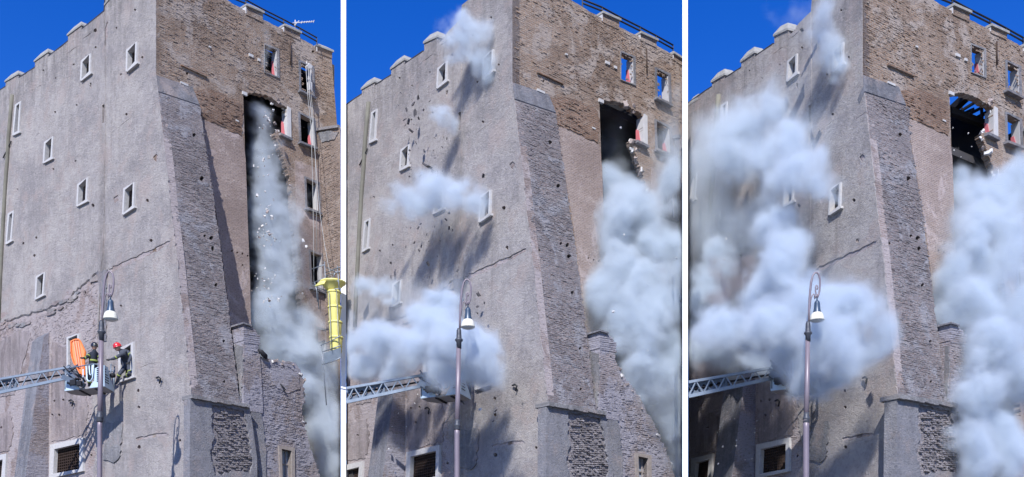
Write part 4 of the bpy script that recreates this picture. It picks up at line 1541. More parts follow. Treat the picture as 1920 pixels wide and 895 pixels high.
def helmet(parent, c, face, r, mat, tilt=0.0):
    """shell with brim and comb, face below it: eyes, nose, mouth, ears"""
    c = V(c)
    f = V(face).normalized()
    up = V((0, 0, 1))
    side = f.cross(up).normalized()
    up2 = side.cross(f).normalized()

    def P(x, y, z):
        return c + side * x * r + f * y * r + up2 * z * r
    # head: rounded skull and jaw
    m = MB()
    n, k = 14, 9
    vs, fs = [], []
    for j in range(k + 1):
        th = pi * j / k
        for i in range(n):
            ph = 2 * pi * i / n
            x, y, z = sin(th) * cos(ph), sin(th) * sin(ph), cos(th)
            sx = .78 * (1 - .25 * max(0, -z))
            y_ = y * (.92 if z > 0 else .92 - .1 * -z) + (.10 if z < -.3 and y > 0 else 0)
            vs.append(P(x * sx, y_, z * 1.12 - .28))
    for j in range(k):
        for i in range(n):
            fs.append((j * n + i, j * n + (i + 1) % n, (j + 1) * n + (i + 1) % n, (j + 1) * n + i))
    m.add(vs, fs, smooth=True)
    m.add([P(-.13, .86, -.42), P(.13, .86, -.42), P(0, 1.12, -.48), P(0, .88, -.12)], [(0, 1, 2), (0, 2, 3), (1, 3, 2)])
    for s in (-1, 1):
        m.box(P(s * .76, 0, -.3), side * .05 * r, f * .13 * r, up2 * .2 * r)
    hd = m.build('head', SKIN, parent)
    m = MB()
    for s in (-1, 1):
        m.box(P(s * .27, .86, -.16), side * .1 * r, f * .03 * r, up2 * .045 * r)
    m.box(P(0, .90, -.80), side * .2 * r, f * .03 * r, up2 * .03 * r)
    m.build('face_feature', GLOVE, hd)
    # helmet
    m = MB()
    vs, fs = [], []
    k = 8
    for j in range(k + 1):
        th = (pi * .60) * j / k
        for i in range(n):
            ph = 2 * pi * i / n
            x, y, z = sin(th) * cos(ph), sin(th) * sin(ph), cos(th)
            b = 1.0 + (.12 if j == k else 0)
            vs.append(P(x * 1.0 * b, y * 1.16 * b + (-.08 if y < 0 else 0), z * 1.10 + .02))
    for j in range(k):
        for i in range(n):
            fs.append((j * n + i, j * n + (i + 1) % n, (j + 1) * n + (i + 1) % n, (j + 1) * n + i))
    m.add(vs, fs, smooth=True)
    m.bar(P(0, 1.05, .45), P(0, -.2, 1.16), .08 * r, .14 * r)
    m.bar(P(0, -.2, 1.16), P(0, -1.1, .5), .08 * r, .14 * r)
    h = m.build('helmet', mat, parent)
    m = MB()
    m.bar(P(-.55, .95, .22), P(.55, .95, .22), .12 * r, .16 * r)
    m.build('visor', BLACKR if mat is HELMR else STRIPE, h)


def hand(parent, wrist, d, out, s=.1, mat=GLOVE):
    """palm, four curled fingers of unequal length and a thumb"""
    wrist, d = V(wrist), V(d).normalized()
    x = V(out)
    x = (x - d * x.dot(d)).normalized()
    y = d.cross(x)
    m = MB()
    pc = wrist + d * s * .5
    m.box(pc, d * s * .5, x * s * .42, y * s * .16)
    for i, L in enumerate((.72, .85, .8, .62)):
        b = wrist + d * s * .95 + x * s * (-.32 + .21 * i)
        k1 = b + d * s * L * .5 - y * s * .15
        k2 = k1 + d * s * L * .15 - y * s * L * .42
        m.tube([b, k1, k2], [s * .10, s * .095, s * .075], 6)
    b = wrist + d * s * .3 - x * s * .4
    m.tube([b, b + d * s * .35 - x * s * .2, b + d * s * .65 - x * s * .08 - y * s * .3], [s * .12, s * .105, s * .08], 6)
    m.build('hand', mat, parent)


def build_people(q):
    B = BAYS[0]
    dn = 46.6

    # man in the basket, black helmet, hand on the rail
    def P(x, y, d=0.0):
        return B.at(x, y, dn + .75 + d)
    fz = P(172, 731)
    T = thing('person', 'firefighter in black helmet and navy turnout suit standing in the basket, hand on rail', 'person', (fz.x, fz.y, q(0, 0, .09).z))
    J = {
        'pelvis': (P(174.5, 689), .17, .15), 'belly': (P(175.5, 679), .185, .155), 'chest': (P(176.5, 667), .215, .165), 'neck0': (P(177, 659), .12, .11), 'neck': (P(177, 655), .075, .075),
        'shl': (P(169, 664.5, -.12), .095, .095), 'ell': (P(162.5, 671, -.3), .075, .075), 'wrl': (P(156.5, 671.5, -.45), .05, .05),
        'shr': (P(183, 664, .15), .095, .095), 'elr': (P(189.5, 673, .1), .075, .075), 'wrr': (P(191, 668, -.1), .05, .05),
        'hipl': (P(170.5, 693, -.05), .125, .125), 'knl': (P(168, 711, -.15), .095, .095), 'anl': (P(167.5, 727, .0), .075, .075), 'tol': (P(164.5, 729.5, -.15), .055, .05),
        'hipr': (P(178.5, 693, .08), .125, .125), 'knr': (P(179.5, 711, .05), .095, .095), 'anr': (P(178.5, 728, .15), .075, .075), 'tor': (P(176, 730.5, 0), .055, .05)}
    E = [('pelvis', 'belly'), ('belly', 'chest'), ('chest', 'neck0'), ('neck0', 'neck'), ('chest', 'shl'), ('shl', 'ell'), ('ell', 'wrl'), ('chest', 'shr'), ('shr', 'elr'), ('elr', 'wrr'),
         ('pelvis', 'hipl'), ('hipl', 'knl'), ('knl', 'anl'), ('anl', 'tol'), ('pelvis', 'hipr'), ('hipr', 'knr'), ('knr', 'anr'), ('anr', 'tor')]
    skin_body('body', J, E, SUIT, T)
    band(T, J['shl'][0], J['ell'][0], .5, .105)
    band(T, J['ell'][0], J['wrl'][0], .55, .085)
    band(T, J['shr'][0], J['elr'][0], .55, .105)
    band(T, J['belly'][0], J['chest'][0], .15, .215, w=.09)
    band(T, J['knl'][0], J['anl'][0], .35, .11)
    band(T, J['knr'][0], J['anr'][0], .35, .11)
    helmet(T, P(177.2, 648.5), (.75, -.45, -.12), .155, HELMB)
    hand(T, J['wrl'][0], V((-1, -.2, -.1)), V((0, .3, 1)), .10)
    hand(T, J['wrr'][0], V((.5, -.7, .3)), V((0, .3, 1)), .10)

    # man leaning out of the window, red helmet
    wl = B.hit(B.L, 240, 690, .0)

    def W(x, y, t):
        return B.hit(B.L, x, y, t)
    T = thing('person', 'firefighter in red helmet and dusty grey suit climbing out of the window to the basket', 'person', (wl.x, wl.y, wl.z - .5))
    J = {
        'pelvis': (W(239, 686, -.05), .17, .16), 'belly': (W(237.5, 677, .02), .185, .165), 'chest': (W(233, 665, .15), .215, .175), 'neck0': (W(226.5, 658, .33), .12, .11), 'neck': (W(222.5, 655.5, .42), .075, .075),
        'shl': (W(226, 666, .50), .095, .095), 'ell': (W(215.5, 672, .72), .078, .078), 'wrl': (W(206, 674.5, .85), .052, .052),
        'shr': (W(240, 659, .05), .10, .10), 'elr': (W(246, 668, .12), .08, .08), 'wrr': (W(241, 680, .38), .055, .055),
        'hipl': (W(233, 691, .12), .125, .125), 'knl': (W(224, 701, .45), .10, .10), 'anl': (W(219.5, 717, .42), .072, .072), 'tol': (W(216, 721, .55), .055, .05),
        'hipr': (W(243, 690, -.02), .125, .125), 'knr': (W(243.5, 701, .22), .10, .10), 'anr': (W(234.5, 707, .08), .075, .075), 'tor': (W(231, 709, .15), .055, .05)}
    skin_body('body', J, E, SUITG, T)
    band(T, J['shr'][0], J['elr'][0], .7, .105)
    band(T, J['shl'][0], J['ell'][0], .8, .095)
    band(T, J['hipr'][0], J['knr'][0], .75, .125)
    band(T, J['knl'][0], J['anl'][0], .15, .11)
    band(T, J['knr'][0], J['anr'][0], .4, .105)
    helmet(T, W(219.5, 649.5, .52), (-.9, -.35, -.35), .165, HELMR)
    hand(T, J['wrl'][0], V((-1, -.1, -.2)), V((0, .3, 1)), .105)
    hand(T, J['wrr'][0], V((-.6, -.3, -.6)), V((0, .3, 1)), .105)
    # stretcher leaning against the basket's far rail
    sp = B.at(148, 720, dn + 1.35)
    T = thing('stretcher', 'bright orange rescue stretcher standing upright in the basket', 'stretcher', tuple(sp))
    prof = [(133.2, 641), (140, 637.5), (147.5, 636.5), (151, 640), (155, 648), (160.5, 660), (158, 675), (159, 690), (159.5, 706), (153, 704), (145, 690), (139, 681), (135, 668), (133.5, 655)]
    pts = [B.at(x, y, dn + 1.25 - (y - 637) * .003) for x, y in prof]
    m = MB()
    m.prism(pts, V((0, .10, 0)))
    m.build('shell', ORANGE, T)
    m = MB()
    cx, cy = 147, 668
    for i in range(len(pts)):
        m.bar(pts[i] + V((0, -.03, 0)), pts[(i + 1) % len(pts)] + V((0, -.03, 0)), .05, .06)
    m.build('rim', ORANGE, T)
    m = MB()
    for (x0, y0, x1, y1) in ((138, 640, 145, 684), (142.5, 639, 150, 690), (146.5, 639.5, 155, 690)):
        m.bar(B.at(x0, y0, dn + 1.18), B.at(x1, y1, dn + 1.05), .035, .03)
    m.build('runner', ORANGEL, T)


# ------------------------------------------------------------------ yellow rubble chute, scaffold, hoist and aerial of the first tower
def build_chute():
    B = BAYS[0]
    o = B.hit(B.R, 624, 640)
    D = B.hit(B.R, 611, 600).y - 2.6

    def P(x, y, d=0.0):
        return B.at(x, y, D + d)
    sc = D / F
    b = P(628, 900)
    T = thing('rubble_chute', 'yellow plastic rubble chute with a funnel top', 'rubble chute', (b.x, b.y, 0))
    m = MB()
    c = P(624, 546)
    m.lathe([(11 * sc, 0), (12.5 * sc, 3 * sc), (20 * sc, 11 * sc), (24 * sc, 14 * sc), (24.5 * sc, 16.5 * sc), (22.5 * sc, 16.5 * sc), (10 * sc, 2 * sc)], c, 24)
    m.build('funnel', YELLOW, T)
    m = MB()
    m.prism([P(590.5, 538, -.4), P(601, 529, -.5), P(612, 527, -.5), P(608, 534, -.6)], V((0, -.05, .03)))
    m.build('funnel_flap', YELLOW, T)
    y = 546
    i = 0
    while y < 640:
        h = 28.5
        x = 625.5 + (y - 546) * .045
        c = P(x + .8, y + h)
        seg = MB().lathe([(10.2 * sc, -1.5 * sc), (10.6 * sc, 0), (12.2 * sc, (h - 4) * sc), (12.3 * sc, h * sc), (11.5 * sc, h * sc)], c, 20).build('chute_section', YELLOW, T)
        MB().lathe([(12.3 * sc, (h - 4.5) * sc), (13.4 * sc, (h - 4) * sc), (13.4 * sc, (h - 1.2) * sc), (12.4 * sc, (h - .8) * sc)], c, 20).build('collar', YELLOW, seg)
        y += h
        i += 1
    m = MB()
    for dx in (-8, 6):
        m.tube([P(625 + dx, 545, -.42), P(628 + dx, 620, -.42), P(630 + dx, 658, -.42)], .02, 6)
    m.build('chain', ZINC, T)
    # scaffold head round the funnel
    b = P(610, 900, .4)
    S = thing('scaffold', 'galvanised tube scaffold and guard rails round the chute funnel', 'scaffold', (b.x, b.y, 0))
    r = .028

    def tb(*pts):
        MB().tube([P(*p) for p in pts], r, 8).build('tube', ZINC, S)
    tb((584, 505, .5), (609, 496.5, 0))
    tb((586, 531, .5), (610, 521.5, 0))
    tb((608.5, 491, 0), (610.5, 532, 0), (611.5, 560, .2))
    tb((610, 512, 0), (632, 503, -.6), (639, 500.5, -.8))
    tb((610, 518, 0), (632, 511.5, -.6), (639, 509, -.8))
    tb((612, 502, .6), (632, 511, -.6))
    tb((611, 518, .5), (634, 528, -.6))
    tb((632.5, 499, -.6), (635, 530, -.6), (636, 545, -.6))
    tb((590, 530, .3), (594, 545, .3), (595, 566, .3))
    tb((596, 548, .5), (598, 580, .5))
    tb((586, 535, .6), (610, 545, .1), (639, 541, -.6))
    tb((624, 523, -.6), (628, 512, -.7))
    # lower working platform with rails, partly in the dust
    tb((601, 648, 0), (620, 640, -.3), (639, 629.5, -.6))
    tb((605, 660, 0), (639, 648, -.5))
    tb((602, 646, 0), (606, 684, 0), (612, 760, 0))
    tb((604, 684, .1), (622, 679, -.3), (639, 671, -.6))
    m = MB()
    m.prism([P(607, 662, 0), P(639, 651.5, -.5), P(639, 671, -.5), P(608, 682, 0)], V((0, .05, 0)))
    m.build('platform_board', ALU, S)
    # hoist on the upper windows
    hp = B.hit(B.R, 575, 126, .5)
    H = thing('rope_hoist', 'small pale pulley hoist with long ropes hanging from the upper window', 'hoist', tuple(hp))
    m = MB()
    m.prism([B.hit(B.R, x, y, .35) for x, y in ((572, 126), (576, 120), (582, 126), (580, 131), (574, 131))], B.R.n * .18)
    m.tube([B.hit(B.R, 575, 116, .45), B.hit(B.R, 575.5, 122, .45)], .035, 6)
    m.build('pulley_block', REVEAL, H)
    m = MB()
    m.bar(B.hit(B.R, 577, 125, -.6), B.hit(B.R, 577, 125, .5), .08, .08)
    m.build('arm', ZINC, H)
    m = MB()
    m.prism([B.hit(B.R, x, y, .3) for x, y in ((576, 155), (581, 157), (581, 174), (577, 170))], B.R.n * .2)
    m.build('winch', REVEAL, H)
    m = MB()
    m.prism([B.hit(B.R, x, y, .08) for x, y in ((581, 130), (583, 131), (583.3, 154), (576.5, 149))], B.R.n * .02)
    m.build('cloth', REVEAL, H)
    m = MB()
    for pts in ([(573.5, 126), (577.5, 185), (583, 236), (586, 330), (588, 440), (588.5, 545)], [(578, 128), (581, 185), (587, 240), (594, 330), (600, 400), (608, 455), (616, 500), (625, 532)],
                [(581, 128), (584.5, 190), (590, 260), (593, 350), (594, 472)]):
        m.tube([B.hit(B.R, x, y, .5 + k * (.0 if pts[-1][0] < 600 else .30)) for k, (x, y) in enumerate(pts)], .015, 6)
    m.build('rope', ROPE, H)
    # television aerial on the pier of the roof edge
    ap = B.hit(B.R, 548, 46, -.3)
    A = thing('television_aerial', 'white comb-like television aerial on the roof edge', 'aerial', tuple(ap))
    MB().tube([B.hit(B.R, 553, 56, -.3), B.hit(B.R, 553.5, 38, -.3)], .028, 6).build('mast', REVEAL, A)
    a0, a1 = B.at(549, 43.5, ap.y), B.at(588.5, 40.5, ap.y)
    MB().tube([a0, a1], .024, 6).build('boom', REVEAL, A)
    for i, f in enumerate((.15, .42, .55, .67, .78, .88, .99)):
        p = a0.lerp(a1, f)
        h = (.10, .13, .09, .09, .09, .09, .12)[i]
        MB().tube([p + V((0, -h, -h * 1.1)), p + V((0, h, h * 1.1))], .017, 6).build('element', REVEAL, A)
    MB().bar(a0.lerp(a1, .08) + V((0, 0, -.14)), a0.lerp(a1, .30) + V((0, 0, .10)), .03, .03).build('reflector', REVEAL, A)


qf = None
for i in range(3):
    build_lamp(i)
    qq = build_ladder(i)
    qf = qf or qq
build_people(qf)
build_chute()


# ------------------------------------------------------------------ dust: volumes filled with procedural density
def dust_mat(name, col, dens, aniso=.0):
    m = bpy.data.materials.new(name)
    m.use_nodes = True
    n = m.node_tree.nodes
    n.clear()
    pv = n.new('ShaderNodeVolumePrincipled')
    out = n.new('ShaderNodeOutputMaterial')
    m.node_tree.links.new(pv.outputs[0], out.inputs['Volume'])
    pv.inputs['Color'].default_value = (*col, 1)
    pv.inputs['Density'].default_value = dens
    pv.inputs['Anisotropy'].default_value = aniso
    return m


WHITE_D = (.765, .83, .895)
GREY_D = (.80, .83, .88)


def cloud(bay, label, puffs, dens, vox=.13, scale=.55, warp=.45, lo=.0, hi=.55, col=WHITE_D, seed=0, amp=.75, bil=.45, cutx=None, fade=None):
    """puffs: (centre, (rx, ry, rz)) in metres"""
    mat = dust_mat('dust', col, dens)
    g = bpy.data.node_groups.new('dust_field', 'GeometryNodeTree')
    g.interface.new_socket('Geometry', in_out='OUTPUT', socket_type='NodeSocketGeometry')
    N, L = g.nodes.new, g.links.new

    def put(x, i, v):
        if isinstance(v, bpy.types.NodeSocket):
            L(v, x.inputs[i])
        elif v is not None:
            x.inputs[i].default_value = v

    def mt(op, a, b=None, c=None):
        x = N('ShaderNodeMath')
        x.operation = op
        for i, v in enumerate((a, b, c)):
            put(x, i, v)
        return x.outputs[0]

    def vm(op, a, b=None, out=0):
        x = N('ShaderNodeVectorMath')
        x.operation = op
        put(x, 0, a)
        if b is not None:
            put(x, 1, b)
        return x.outputs[out]
    pos = N('GeometryNodeInputPosition').outputs[0]

    def noise(vec, sc, det, rough=.6):
        x = N('ShaderNodeTexNoise')
        for k, v in (('Scale', sc), ('Detail', det), ('Roughness', rough)):
            x.inputs[k].default_value = v
        L(vec, x.inputs['Vector'])
        return x

    def cells(vec, sc):
        x = N('ShaderNodeTexVoronoi')
        x.feature = 'SMOOTH_F1'
        x.inputs['Scale'].default_value = sc
        x.inputs['Smoothness'].default_value = .25
        L(vec, x.inputs['Vector'])
        return mt('SUBTRACT', .45, x.outputs['Distance'])
    sp = vm('ADD', pos, (seed * 13.1, seed * 7.7, seed * 3.3))
    w1 = vm('MULTIPLY', vm('SUBTRACT', noise(sp, scale * .55, 2).outputs['Color'], (.5, .5, .5)), (warp * 5,) * 3)
    w2 = vm('MULTIPLY', vm('SUBTRACT', noise(sp, scale * 2.0, 3).outputs['Color'], (.5, .5, .5)), (warp * 1.7,) * 3)
    wp = vm('ADD', vm('ADD', pos, w1), w2)
    acc = None
    for (c, r) in puffs:
        e = mt('SUBTRACT', 1.0, vm('LENGTH', vm('DIVIDE', vm('SUBTRACT', wp, tuple(c)), tuple(r)), out=1))
        acc = e if acc is None else mt('SMOOTH_MAX', acc, e, .3)
    fb = noise(vm('ADD', vm('MULTIPLY', wp, (.8, 1, 1.1)), (seed * 5.1, 0, seed * 2.2)), scale * 1.1, 8, .66)
    f = mt('ADD', acc, mt('MULTIPLY', mt('SUBTRACT', fb.outputs['Fac'], .5), amp * 1.9))
    f = mt('ADD', f, mt('MULTIPLY', cells(wp, scale * 1.5), bil * .8))
    f = mt('ADD', f, mt('MULTIPLY', cells(wp, scale * 3.4), bil * .6))
    f = mt('ADD', f, mt('MULTIPLY', cells(wp, scale * 7.5), bil * .36))
    sx = N('ShaderNodeSeparateXYZ')
    L(pos, sx.inputs[0])
    mr = N('ShaderNodeMapRange')
    mr.interpolation_type = 'SMOOTHSTEP'
    put(mr, 0, f)
    mr.inputs[1].default_value = lo
    mr.inputs[2].default_value = hi
    d = mt('POWER', mr.outputs[0], 1.7)
    # the dust ends against the white walls between the bays
    for lim, sg in ((bay.xmin, 1), (bay.xmax, -1)):
        k = (lim + bay.ox - CX) / F
        if abs(k) > .5:
            continue
        e = mt('MULTIPLY', mt('SUBTRACT', sx.outputs[0], mt('MULTIPLY', sx.outputs[1], k)), float(sg))
        m2 = N('ShaderNodeMapRange')
        put(m2, 0, e)
        m2.inputs[1].default_value = .02
        m2.inputs[2].default_value = .22
        d = mt('MULTIPLY', d, m2.outputs[0])
    a = V([min(c[i] - r[i] * 1.3 for c, r in puffs) for i in range(3)])
    b = V([max(c[i] + r[i] * 1.3 for c, r in puffs) for i in range(3)])
    vc = N('GeometryNodeVolumeCube')
    put(vc, 'Density', d)
    vc.inputs['Min'].default_value = a
    vc.inputs['Max'].default_value = b
    for i, ax in enumerate('XYZ'):
        vc.inputs['Resolution ' + ax].default_value = min(260, max(10, int((b[i] - a[i]) / vox)))
    sm = N('GeometryNodeSetMaterial')
    L(vc.outputs[0], sm.inputs[0])
    sm.inputs['Material'].default_value = mat
    o = N('NodeGroupOutput')
    L(sm.outputs[0], o.inputs[0])
    me = bpy.data.meshes.new('dust_cloud')
    me.materials.append(mat)
    ob = bpy.data.objects.new('dust_cloud', me)
    COL.objects.link(ob)
    md = ob.modifiers.new('dust', 'NODES')
    md.node_group = g
    return tag(ob, label, 'dust cloud', 'dust clouds of the collapse', 'stuff')


GROW = 1.32


def pf(B, side, lst, glob=True):
    """(x, y, rx, ry, off[, rdepth]) in pixels, off metres in front of the wall"""
    out = []
    pl = B.L if side == 'L' else B.R
    for p in lst:
        x, y, rx, ry, off = p[:5]
        if glob:
            x, y = x - B.ox, y - B.oy
        c = B.hit(pl, x, y, off)
        k = c.y / F
        rx, ry = rx * GROW, ry * GROW
        rd = p[5] if len(p) > 5 else (rx + ry) / 2 * k * .8
        out.append((c, (rx * k, rd, ry * k)))
    return out


B0, B1, B2 = BAYS
# first bay: the falling column in the gap and the dust pooling at the foot of the wing
cloud(B0, 'thin grey dust column falling down the tall gap of the clear tower', pf(B0, 'R', [
    (488, 235, 22, 50, -.6, .7), (496, 300, 30, 60, -.3, .8), (505, 370, 36, 60, .0, .9), (515, 440, 44, 60, .1, .9), (520, 510, 50, 60, .2, 1.0), (545, 430, 30, 90, .5, .6)], False),
    1.5, .085, .8, .3, -.12, .75, seed=1, col=(.80, .86, .925))
cloud(B0, 'pale dust billowing out of the foot of the gap behind the ruined wall', pf(B0, 'R', [
    (510, 590, 46, 50, .2, 1.0), (545, 650, 60, 50, .5, 1.2), (590, 700, 50, 60, .8, 1.2), (600, 780, 50, 80, .9, 1.4), (620, 870, 50, 70, 1.0, 1.4), (570, 620, 40, 60, .4, .9), (560, 720, 40, 50, .6)], False),
    2.2, .10, .6, .4, -.15, .75, seed=2, col=(.80, .86, .925))
cloud(B0, 'faint wisp of dust at the top window of the clear tower', pf(B0, 'R', [(496, 105, 9, 34, .3, .4), (494, 70, 8, 24, .3, .3)], False), .5, .07, 1.4, .2, 0, .7, seed=3)
# middle bay: separate puffs out of the windows
cloud(B1, 'dust puff bursting over the roof edge of the middle tower', pf(B1, 'L', [
    (838, 78, 26, 26, 1.6), (868, 72, 34, 38, 1.0), (893, 62, 34, 34, .8), (858, 104, 30, 20, 1.0), (893, 112, 24, 26, .7), (912, 130, 16, 26, .4), (842, 112, 18, 10, .9), (880, 40, 20, 24, .9)]), 3.91, .075, .9, .3, -0.08, 0.90, seed=4)
cloud(B1, 'round dust ball at the narrow slit of the middle tower', pf(B1, 'L', [(836, 222, 26, 22, .9), (853, 236, 14, 14, .4)]), 4.69, .06, 1.1, .2, -0.03, 0.90, seed=5)
cloud(B1, 'long horizontal dust jet from the twin middle windows', pf(B1, 'L', [
    (908, 381, 15, 20, 0.8), (885, 372, 26, 26, 1.3), (855, 362, 32, 30, 1.7), (815, 362, 30, 34, 1.5), (830, 350, 50, 24, 1.7), (785, 372, 42, 26, 1.6), (745, 385, 34, 16, 1.5), (828, 392, 16, 14, 0.8), (895, 398, 20, 20, 1.0), (800, 340, 30, 20, 1.7)]),
    3.70, .075, .8, .3, -0.08, 0.95, seed=6)
cloud(B1, 'dust jet from the lower left window of the middle tower', pf(B1, 'L', [(744, 545, 14, 18, .4), (718, 540, 32, 22, 1.0), (685, 538, 32, 22, 1.2), (728, 564, 20, 14, .8)]), 3.52, .075, .9, .3, -0.08, 0.90, seed=7)
cloud(B1, 'broad dust bank swallowing the basket of the middle ladder', pf(B1, 'L', [
    (660, 640, 50, 40, 2.9), (700, 640, 50, 40, 3.0), (735, 650, 44, 38, 2.8), (690, 690, 48, 28, 2.6), (745, 690, 36, 26, 2.3), (790, 590, 34, 40, 2.5), (815, 620, 46, 54, 2.9), (850, 650, 52, 50, 3.2), (885, 680, 52, 46, 2.9), (820, 690, 44, 34, 2.8),
    (910, 700, 36, 36, 2.3), (865, 718, 40, 28, 2.6), (840, 575, 28, 34, 2.3), (890, 640, 40, 44, 2.6), (925, 660, 26, 40, 2.0), (780, 650, 40, 40, 2.8), (715, 630, 46, 34, 4.2), (765, 640, 40, 34, 4.0), (845, 640, 46, 42, 4.4), (890, 670, 40, 40, 4.0), (905, 690, 34, 30, 2.4)]),
    5.55, .085, .6, .42, -0.08, 0.90, seed=8, bil=.5)
cloud(B1, 'huge white dust cloud rolling down the right of the middle tower', pf(B1, 'R', [
    (1150, 345, 22, 34, -.4), (1185, 360, 34, 30, .3), (1170, 420, 44, 60, .8), (1215, 400, 44, 50, 1.3), (1255, 360, 40, 50, 1.2), (1270, 320, 34, 36, .7), (1240, 460, 50, 60, 1.8), (1180, 510, 50, 60, 1.4), (1140, 560, 40, 50, .9),
    (1245, 560, 50, 60, 2.2), (1190, 610, 60, 60, 2.0), (1260, 650, 50, 70, 2.4), (1215, 690, 56, 56, 2.2), (1270, 760, 40, 70, 2.4), (1290, 850, 40, 70, 2.4), (1120, 530, 26, 44, .5), (1280, 480, 40, 70, 2.2), (1155, 470, 28, 50, .8)]),
    4.81, .105, .42, .42, -0.08, 0.80, seed=9, bil=.62, amp=.7)
cloud(B1, 'thin dust veil above the cloud at the right of the middle tower', pf(B1, 'R', [(1255, 240, 34, 60, .8), (1275, 180, 24, 50, .8), (1130, 500, 34, 70, .6), (1110, 580, 30, 60, .6)]), 0.45, .12, .7, .4, -0.18, 1.10, seed=10)
cloud(B1, 'faint dust veil spreading over the plastered wall of the middle tower', pf(B1, 'L', [(690, 600, 60, 70, 1.2), (760, 580, 60, 70, 1.4), (830, 600, 60, 80, 1.6), (900, 640, 50, 70, 1.4), (800, 380, 90, 50, 1.2), (720, 680, 60, 50, 1.4), (930, 690, 30, 50, .9)]),
    .26, .14, .5, .5, -.1, .9, seed=21)
cloud(B1, 'broad thin dust haze round the cloud on the brick side of the middle tower', pf(B1, 'R', [(1150, 420, 50, 80, .6), (1230, 380, 60, 90, 1.2), (1265, 280, 50, 60, 1.0), (1150, 560, 60, 80, 1.2), (1240, 560, 60, 90, 2.2), (1240, 720, 60, 90, 2.6), (1280, 840, 50, 80, 2.8), (1200, 660, 50, 60, 2.3)]),
    .38, .14, .5, .5, -.1, .9, seed=22)
cloud(B1, 'dim dust hanging inside the dark gap of the middle tower', pf(B1, 'R', [(1150, 270, 30, 50, -1.4, 1.0), (1165, 320, 30, 40, -1.0, 1.0)]), .35, .1, .8, .3, -.1, .8, seed=23)
# right bay: the wall is swallowed
cloud(B2, 'broad dust haze veiling the plastered wall of the engulfed tower', pf(B2, 'L', [(1340, 280, 60, 80, 1.2), (1420, 260, 70, 90, 1.5), (1500, 300, 60, 80, 1.5), (1330, 420, 60, 80, 1.2), (1420, 420, 70, 80, 1.4), (1500, 430, 60, 70, 1.4), (1350, 560, 60, 80, 1.5), (1450, 570, 80, 90, 2.0), (1560, 570, 70, 80, 2.0), (1630, 600, 40, 80, 1.0), (1530, 680, 80, 50, 2.0), (1380, 670, 60, 50, 1.6), (1500, 140, 50, 40, 1.0)]),
    .34, .15, .45, .5, -.1, .9, seed=24)
cloud(B2, 'broad thin dust haze round the cloud on the brick side of the engulfed tower', pf(B2, 'R', [(1790, 470, 40, 80, .8), (1820, 400, 50, 70, .8), (1890, 380, 60, 90, 1.4), (1800, 560, 50, 80, 1.3), (1870, 560, 70, 100, 2.4), (1870, 720, 70, 100, 2.9), (1880, 840, 60, 80, 3.2), (1830, 640, 40, 60, 2.4)]),
    .4, .14, .5, .5, -.1, .9, seed=25)
cloud(B2, 'dust plume rising over the roof edge of the engulfed tower', pf(B2, 'L', [
    (1555, 20, 24, 34, 1.0), (1545, 60, 28, 40, .8), (1560, 100, 26, 30, .6), (1575, 116, 20, 24, .5), (1558, 140, 14, 14, .5), (1562, 76, 22, 26, .6)]), 2.92, .075, .9, .3, -0.08, 0.95, seed=11)
cloud(B2, 'thin wisp of dust drifting off the roof of the engulfed tower', pf(B2, 'L', [(1490, 25, 40, 14, 1.5), (1525, 30, 34, 26, 1.3), (1450, 22, 26, 8, 1.5), (1505, 55, 24, 16, 1.2)]), 0.48, .08, 1.0, .4, -0.13, 1.10, seed=12)
cloud(B2, 'great dust bank across the upper windows of the engulfed tower', pf(B2, 'L', [
    (1440, 195, 44, 54, 1.8), (1400, 235, 50, 60, 1.9), (1480, 250, 46, 60, 2.0), (1430, 290, 58, 50, 2.3), (1500, 320, 50, 46, 2.3), (1540, 350, 44, 36, 1.9), (1568, 372, 22, 20, 1.2), (1450, 340, 50, 40, 2.1), (1385, 290, 50, 56, 2.0), (1530, 295, 30, 36, 1.6), (1360, 240, 40, 50, 1.7), (1510, 360, 40, 24, 1.6)]),
    3.13, .09, .55, .42, -0.08, 0.95, seed=13, bil=.5)
cloud(B2, 'thin dust veil along the left edge of the engulfed tower', pf(B2, 'L', [(1330, 330, 60, 80, 1.4), (1350, 420, 60, 60, 1.4), (1315, 290, 50, 80, 1.0), (1340, 370, 60, 70, 1.1), (1310, 440, 50, 70, 1.1), (1420, 410, 60, 50, 1.0), (1460, 430, 60, 60, 1.0), (1390, 450, 60, 50, 1.2)]), 0.77, .11, .6, .45, -0.18, 1.05, seed=14)
cloud(B2, 'deep dust bank burying the ladder basket of the engulfed tower', pf(B2, 'L', [
    (1330, 560, 44, 50, 2.4), (1310, 640, 50, 44, 2.6), (1380, 620, 56, 44, 3.0), (1430, 570, 54, 60, 2.9), (1480, 500, 50, 60, 2.7), (1450, 640, 60, 54, 3.4), (1510, 580, 62, 64, 3.5), (1570, 600, 58, 58, 3.4), (1620, 590, 44, 54, 2.7),
    (1540, 650, 62, 54, 3.7), (1590, 670, 48, 48, 3.1), (1510, 685, 50, 34, 3.1), (1552, 705, 36, 30, 2.6), (1640, 620, 32, 54, 2.1), (1410, 670, 48, 28, 2.8), (1345, 500, 40, 36, 2.1), (1350, 670, 44, 28, 2.7), (1440, 520, 40, 40, 2.4), (1470, 460, 44, 50, 2.2), (1450, 420, 40, 40, 1.9), (1600, 650, 40, 44, 2.4), (1575, 690, 34, 34, 2.2), (1500, 640, 50, 50, 3.4), (1330, 610, 50, 40, 4.4), (1390, 630, 50, 36, 4.6), (1450, 610, 50, 44, 4.6), (1530, 620, 50, 46, 4.6), (1590, 640, 40, 44, 4.2)]),
    5.55, .1, .5, .45, -0.08, 0.90, seed=15, bil=.55)
